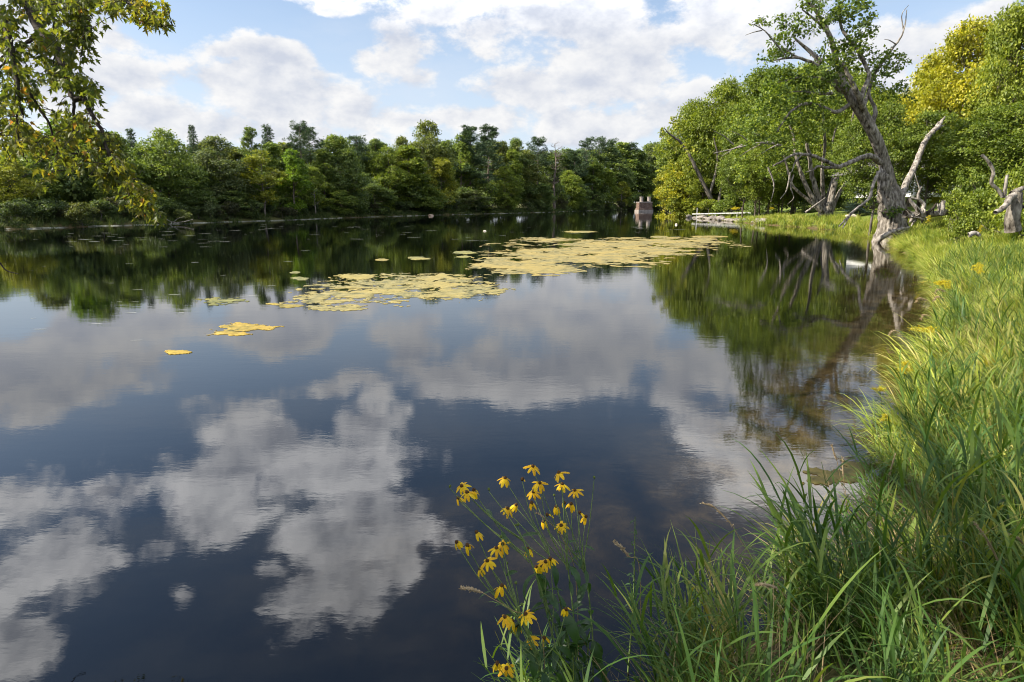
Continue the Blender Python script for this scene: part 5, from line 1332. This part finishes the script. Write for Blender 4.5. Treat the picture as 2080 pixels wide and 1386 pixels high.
# pale scum flecks drifting in lines
V = []; F_ = []
rc = random.Random(15)
for i in range(150):
    if rc.random() < 0.85:
        x = rc.uniform(0, 1400); y = 455 + 35 * rc.random() + (0 if x > 500 else 20 * rc.random())
    else: x = rc.uniform(60, 640); y = rc.uniform(500, 700)
    q = G(x, y); ln = rc.uniform(0.10, 0.5) * (1 + q.y / 60) * (1 if y < 520 else .45); wd_ = ln * rc.uniform(0.03, 0.10); ln *= 0.7; a = rc.gauss(0.12, 0.2)
    k = len(V); dx, dy = math.cos(a), math.sin(a)
    n = 6
    for t_ in range(n):
        th = t_ * 6.283 / n; lx = math.cos(th) * ln * rc.uniform(.6, 1.1); ly = math.sin(th) * wd_ * rc.uniform(.6, 1.1)
        V.append((q.x + lx * dx - ly * dy, q.y + lx * dy + ly * dx, 0.006))
    F_.append(tuple(range(k, k + n)))
tag(obj('surface_scum', mesh_from('surface_scum', V, F_, M['scum'])), 'tiny pale flecks of scum drifting in lines on the river', kind='stuff')

# ------------------------------------------------------------------ coneflowers
def petal_mesh(L, w_, droop, tone, seed):
    r_ = random.Random(seed); V = []; F_ = []
    n = 5
    for i in range(n + 1):
        s = i / n; a = droop[0] + (droop[1] - droop[0]) * s
        if i == 0: x, z = 0.0, 0.0
        else: x += L / n * math.cos(a); z -= L / n * math.sin(a)
        hw = w_ * math.sin(math.pi * min(0.97, 0.12 + 0.80 * s)) ** 0.7 / 2
        V += [(x, -hw, z - 0.10 * hw), (x, 0, z + 0.25 * hw), (x, hw, z - 0.10 * hw)]
        if i:
            b = 3 * i; F_ += [(b - 3, b - 2, b + 1, b), (b - 2, b - 1, b + 2, b + 1)]
    return mesh_from('petal', V, F_, M['petal'], [tone] * len(F_), smooth=True)
PM = [petal_mesh(0.040, 0.0150, (0.15 + 0.1 * k, 0.7 + 0.12 * k), (k * .37) % 1, k) for k in range(4)] + [petal_mesh(0.039, 0.0145, (0.8, 1.35), .3 + .3 * k, 9 + k) for k in range(3)]
def cone_mesh(r0, h, m_):
    pts_ = [(0, 0, -0.010), (0, 0, -0.006), (0, 0, 0), (0, 0, h * .35), (0, 0, h * .7), (0, 0, h)]
    V, F_ = tube([(pts_, [0.002, r0 * .7, r0, r0 * 1.02, r0 * .75, r0 * .15])], 9, 0.25, 2)
    return mesh_from('flower_head', V, F_, m_, smooth=False)
CM = cone_mesh(0.0085, 0.013, M['cone']); CB = cone_mesh(0.0075, 0.010, M['conegreen'])
def blade_leaf(L, w_, curl, m_, seed):
    V = []; F_ = []; n = 6; x = 0; z = 0
    for i in range(n + 1):
        s = i / n; a = 0.3 - curl * s
        if i: x += L / n * math.cos(a); z += L / n * math.sin(a)
        hw = w_ * math.sin(math.pi * min(.98, .04 + .94 * s)) ** 0.8 / 2
        V += [(x, -hw, z + hw * .35), (x, 0, z), (x, hw, z + hw * .35)]
        if i: b = 3 * i; F_ += [(b - 3, b - 2, b + 1, b), (b - 2, b - 1, b + 2, b + 1)]
    return mesh_from('leaf', V, F_, m_, [rnd.random()] * len(F_), smooth=True)
LFM = [blade_leaf(0.11, 0.035, 1.0, M['weed'], 1), blade_leaf(0.08, 0.022, 0.6, M['weed'], 2), blade_leaf(0.14, 0.045, 1.5, M['weed'], 3)]
rf = random.Random(4)
FLW = {
 'tall coneflower with the leftmost upper yellow heads over the water': dict(base=(1195,1400,2.05), node=(1062,1095), D=2.30, heads=[(938,988,0),(949,1001,0),(931,1012,1),(963,996,1)], buds=[(914,988),(993,994)]),
 'tall coneflower with one big flat yellow head and a spent brown cone': dict(base=(1180,1400,2.1), node=(1112,1110), D=2.36, heads=[(1026,972,0),(1048,1026,1),(1031,1034,0),(1061,974,3)], buds=[(1047,1067)]),
 'tall coneflower with the two topmost yellow heads': dict(base=(1170,1400,2.15), node=(1150,1120), D=2.42, heads=[(1082,948,0),(1096,982,0),(1083,1000,0),(1080,1022,1),(1136,961,0),(1142,984,0)], buds=[(1126,1006)]),
 'shaded coneflower cluster with dark brown cones at the right': dict(base=(1205,1400,2.2), node=(1186,1130), D=2.46, heads=[(1130,1030,1),(1146,1022,3),(1160,1024,1),(1178,1042,3),(1190,1050,2),(1140,1068,0),(1104,1060,1),(1112,1046,3),(1168,997,0)], buds=[(1207,970)]),
 'coneflower with drooping yellow heads at middle left': dict(base=(1150,1400,1.95), node=(1052,1235), D=2.15, heads=[(928,1102,1),(950,1108,1),(968,1082,2),(1008,1114,0),(1021,1106,0),(990,1140,0),(976,1156,2)], buds=[(1018,1090),(1030,1144)]),
 'coneflower with a single hanging yellow head and orange ragged ones': dict(base=(1160,1400,2.0), node=(1118,1270), D=2.2, heads=[(1072,1116,1),(1108,1142,0),(1090,1152,1),(1100,1150,2),(1118,1136,1)], buds=[(1052,1066)]),
 'low coneflower with a large star shaped yellow head': dict(base=(1140,1400,1.9), node=(1092,1320), D=2.0, heads=[(1020,1190,1),(1026,1254,0),(1068,1248,0),(1050,1272,1),(1076,1298,0),(1106,1296,1),(1150,1238,1),(1040,1262,1),(1058,1266,2),(1015,1196,1)], buds=[(1048,1184),(1060,1228)]),
 'lowest coneflower with two small yellow heads near the bottom edge': dict(base=(1110,1410,1.85), node=(1070,1390), D=1.9, heads=[(1010,1348,1),(1029,1358,0)], buds=[(1018,1318)])}
def orient(o, loc, n_, spin=0):
    o.matrix_basis = Matrix.Translation(loc) @ Vector(n_).to_track_quat('Z', 'Y').to_matrix().to_4x4() @ Matrix.Rotation(spin, 4, 'Z')
for lab, d_ in FLW.items():
    bx = at(*d_['base']); gz = ghs(bx.x, bx.y); bx.z = max(0.02, gz)
    nd = at(d_['node'][0], d_['node'][1], (d_['D'] + bx.y) / 2 + 0.05)
    pl = empty('coneflower', bx, lab, 'flower', 'yellow coneflowers at the water edge')
    inv = Vector(bx)
    paths = [limb_path([Vector((0, 0, -0.05)), (nd - inv) * 0.5 + Vector((0.02, 0, 0.03)), nd - inv], 0.0042, 0.003, 6)]
    hl = [(x, y, k) for x, y, k in d_['heads']] + [(x, y, 9) for x, y in d_['buds']]
    for x, y, kd in hl:
        hp = at(x, y, d_['D'] + rf.uniform(-.10, .10)); rel_ = hp - inv; n0 = nd - inv
        f = rf.uniform(0.0, 0.35); s0 = n0 * (1 - f * 0.3)
        mid = s0.lerp(rel_, 0.5) + Vector((0.02 * rf.uniform(-1, 1), 0, -0.02))
        pp, rr = limb_path([s0, mid, rel_ - Vector((0, 0, 0.01))], 0.0024, 0.0013, 5); paths.append((pp, rr))
        tl = Vector((rf.uniform(-.5, .35), rf.uniform(-.55, .1), 1)).normalized()
        hd = obj('flower_head', CB if kd == 9 else CM, pl); orient(hd, rel_, tl, rf.random() * 6)
        hd.scale = (0.66, 0.66, 0.74) if kd == 9 else (0.86, 0.86, 0.86)
        npet = {0: 8, 1: 6, 2: 3, 3: 1, 9: 0}[kd]; a0 = rf.random() * 6
        for k in range(npet):
            if kd == 1 and rf.random() < .1: continue
            a = a0 + k * 6.283 / max(npet, {0: 8, 1: 7, 2: 7, 3: 7}[kd]) + rf.uniform(-.12, .12)
            pm = PM[rf.randrange(4)] if kd == 0 else PM[4 + rf.randrange(3)]
            pe = obj('petal', pm, hd)
            sc_ = rf.uniform(.85, 1.15); pe.matrix_basis = Matrix.Rotation(a, 4, 'Z') @ Matrix.Translation((0.007, 0, 0.0)) @ Matrix.Rotation(rf.uniform(-.15, .35), 4, 'Y') @ Matrix.Scale(sc_, 4)
        if rf.random() < 0.55 and kd != 9:
            lo = obj('leaf', LFM[1], pl); j = int(rf.uniform(.2, .7) * len(pp)); lo.location = pp[j]; lo.rotation_euler = (rf.uniform(-.4, .4), rf.uniform(-.3, .8), rf.random() * 6.28); s_ = rf.uniform(.5, 1); lo.scale = (s_, s_, s_)
    V, F_ = tube(paths, 6, 0, 1); obj('stem', mesh_from('stem', V, F_, M['stem'], smooth=True), pl)
    mp_ = paths[0][0]
    for k in range(17):
        lo = obj('leaf', LFM[k % 3], pl); j = int(rf.uniform(.25, 1.0) * (len(mp_) - 1)); lo.location = mp_[j]
        lo.rotation_euler = (rf.uniform(-.4, .4), rf.uniform(-.1, .9), rf.random() * 6.28); s_ = rf.uniform(.7, 1.15); lo.scale = (s_, s_, s_)

# ------------------------------------------------------------------ seed heads on arching stalks
def seed_stalk(label, pxs, D, ht, r_=0.0055):
    """pxs: tip .. spike foot .. stalk points; the stalk goes on down to the ground"""
    w3 = [at(x, y, D) for x, y in pxs]; foot = w3[-1].copy(); foot.z = max(0, ghs(foot.x, foot.y)); foot.x += 0.03
    e = empty('seed_head_grass', foot, label, 'grass stalk', 'dry seed heads standing over the reed grass')
    w3 = [p_ - foot for p_ in w3]
    pts_ = spline(w3[:ht + 1], 8); n = len(pts_)
    N_ = 90; r9_ = np.random.default_rng(int(pxs[0][0])); ii = r9_.integers(0, n, N_); C = pts_[ii] + r9_.normal(size=(N_, 3)) * r_ * 0.35
    T = nrmz(pts_[0] - pts_[-1]); Dd = nrmz(T + r9_.normal(size=(N_, 3)) * 0.45)
    L = np.full(N_, r_ * 2.2) * (0.7 + .6 * r9_.random(N_))
    V, F_ = leaves_arr(C, Dd, r9_.normal(size=(N_, 3)), L, L * 0.4)
    Vt, Ft = tube([(pts_, np.interp(np.linspace(0, 1, n), [0, .2, .8, 1], [r_ * .2, r_ * .75, r_ * .8, r_ * .3]))], 6, 0.35, 3)
    V2, F2, T2 = np.concatenate([V, Vt]), np.concatenate([F_, Ft + len(V)]), np.concatenate([r9_.random(len(F_)), np.full(len(Ft), .4)])
    obj('spike', mesh_from('spike', V2, F2, M['seed'], T2), e)
    sp_ = spline(w3[ht:] + [Vector((0, 0, 0))], 6); Vt, Ft = tube([(sp_, np.full(len(sp_), 0.0016))], 5); obj('stalk', mesh_from('stalk', Vt, Ft, M['straw'], np.full(len(Ft), .5), smooth=True), e)
seed_stalk('drooping seed head reaching left over the water below the coneflowers', [(938,1196),(955,1196),(980,1204),(1000,1216),(1040,1240),(1100,1290)], 2.0, 2)
seed_stalk('bent pale seed head arching left above the middle reeds', [(1426,1023),(1446,1028),(1466,1044),(1488,1068),(1505,1100),(1530,1150)], 2.9, 3)
seed_stalk('upright pale seed head, left of the tall pair at the water edge', [(1690,905),(1694,920),(1700,936),(1708,975),(1720,1030)], 3.6, 2)
seed_stalk('upright seed head, right of the tall pair at the water edge', [(1711,930),(1712,948),(1713,970),(1722,1030),(1728,1075)], 3.5, 2)
seed_stalk('grey nodding seed head low among the shaded reeds', [(1532,1190),(1548,1187),(1565,1190),(1582,1197),(1610,1230),(1640,1280)], 2.0, 3)
seed_stalk('long pale seed head slanting at the right', [(1979,1063),(1995,1082),(2010,1105),(2026,1136),(2040,1165),(2068,1240)], 2.3, 4)
seed_stalk('pale seed head cut by the right edge', [(2050,1087),(2066,1093),(2080,1106),(2095,1130),(2110,1180)], 2.3, 2)
seed_stalk('slim brown seed head against the lit grass', [(1818,924),(1812,945),(1806,966),(1804,1000)], 3.6, 2)
seed_stalk('pinkish seed head among the coneflowers', [(1090,1042),(1100,1048),(1112,1058),(1140,1090),(1170,1180)], 2.35, 2, 0.0035)
seed_stalk('white tipped seed head right of the coneflowers', [(1250,1102),(1262,1112),(1278,1130),(1300,1170)], 2.2, 2)
for i, (px, py, D_) in enumerate([(1862,606,12.0),(1898,603,12.2),(1872,640,11.0),(1910,640,11.5),(1808,672,10.0),(1900,588,12.6)]):
    seed_stalk('thin hooked seed head bowing over the water off the mid bank grass', [(px, py + 8), (px + 6, py), (px + 20, py + 4), (px + 44, py + 30), (px + 80, py + 60)], D_, 2, 0.016)

# ------------------------------------------------------------------ goldenrod and leafy weeds
def goldenrod(px, py, D, sz, lab):
    q = at(px, py, D); g = max(0, ghs(q.x, q.y)); e = empty('goldenrod', (q.x, q.y, g), lab, 'flower', 'goldenrod in bloom'); h = max(0.25, q.z - g)
    r_ = np.random.default_rng(int(px)); Cs = []
    paths = [limb_path([(0.05, 0, -.03), (0.03, 0, h * .5), (0, 0, h * .96)], 0.006, 0.003, 5)]
    for k in range(9):
        a = r_.random() * 6.28; s0 = np.array([0, 0, h * (0.80 + .02 * k)]); e_ = s0 + np.array([math.cos(a), math.sin(a), 0.25]) * sz * (1.0 - .06 * k)
        pth_, pr_ = limb_path([s0, (s0 + e_) / 2 + [0, 0, sz * .15], e_], 0.002, 0.001, 4); paths.append((pth_, pr_))
        for p_ in pth_[2:]: Cs.append(np.repeat(p_[None], 10, 0) + r_.normal(size=(10, 3)) * sz * .09)
    C = np.concatenate(Cs); n = len(C); L = np.full(n, sz * 0.10)
    V, F_ = leaves_arr(C, r_.normal(size=(n, 3)) + [0, 0, .6], r_.normal(size=(n, 3)), L, L * .8)
    obj('bloom', mesh_from('bloom', V, F_, M['gold'], r_.random(n)), e)
    V, F_ = tube(paths, 5); obj('stem', mesh_from('stem', V, F_, M['stem'], smooth=True), e)
    n = 22; zz = h * (0.15 + 0.6 * r_.random(n)); C = np.stack([np.full(n, .02), np.zeros(n), zz], 1); a = r_.random(n) * 6.28
    V, F_ = leaves_arr(C, np.stack([np.cos(a), np.sin(a), 0.1 * np.ones(n)], 1), np.tile([0, 0, 1.0], (n, 1)), np.full(n, .09), np.full(n, .02))
    obj('stem_leaves', mesh_from('stem_leaves', V, F_, M['weed'], r_.random(n)), e)
for px, py, D, sz, lab in [(1880,672,9.6,.22,'goldenrod leaning over the water at the tip of the mid bank'), (1916,574,13,.22,'goldenrod above the yellow algae at the grass edge'), (1915,740,8.0,.13,'small goldenrod head in the middle of the lit grass'),
    (1840,758,7.6,.10,'goldenrod, upper of two close to the bank edge'), (1836,772,7.3,.10,'goldenrod, lower of two close to the bank edge'), (1784,814,6.5,.09,'goldenrod low at the water edge of the lit grass'), (1798,858,5.6,.07,'tiny goldenrod under the overhanging grass edge'),
    (1965,832,6.2,.16,'broad goldenrod in the dry grass'), (2000,818,6.6,.12,'goldenrod right of the broad one in the dry grass'), (1952,747,8.5,.12,'goldenrod right of the small head in the lit grass'),
    (1988,536,12,.16,'goldenrod high on the bank near the right edge'), (1496,424,92,.75,'bright yellow goldenrod clump at the shore end of the dock'), (1565,423,88,.55,'orange yellow blooms at the lawn edge right of the dock'), (1885,437,26,.16,'yellow bloom clump behind the driftwood'),
    (1995,456,19,.10,'yellow flowering clump left of the stump')]:
    goldenrod(px, py, D, sz, lab)
def leafy_weed(px, py, D, n, lab, L=0.09, h=None):
    q = at(px, py, D); g = max(0, ghs(q.x, q.y)); e = empty('leafy_weed', (q.x, q.y, g), lab, 'plant', 'broad leaved weeds in the reeds'); h = h or max(0.2, q.z - g)
    V, F_ = tube([limb_path([(0, 0, -.03), (0.01, 0, h * .5), (0, 0, h)], 0.005, 0.002, 4)], 5); obj('stem', mesh_from('stem', V, F_, M['stem']), e)
    for k in range(n):
        lo = obj('leaf', LFM[(0, 2)[k % 2]], e); lo.location = (0, 0, h * (0.35 + .65 * k / n)); s_ = L / 0.11 * (1.15 - .5 * k / n)
        lo.rotation_euler = (0, rf.uniform(-.2, .3), k * 2.4); lo.scale = (s_, s_, s_)
leafy_weed(1790, 1345, 1.75, 9, 'broad leaved weed at the bottom edge, left one of the pair', .07)
leafy_weed(1845, 1335, 1.8, 9, 'broad leaved weed at the bottom edge, right one of the pair', .07)
leafy_weed(2060, 985, 2.9, 12, 'tall leafy weed in the shade near the right edge', .10)
leafy_weed(1985, 870, 5.0, 14, 'dark leafy weed below the broad goldenrod', .13)
leafy_weed(1290, 1050, 2.6, 26, 'slender bushy weed with tiny leaves right of the coneflowers', .035)
leafy_weed(2040, 1080, 2.6, 12, 'leafy weed behind the long slanting seed head', .08)
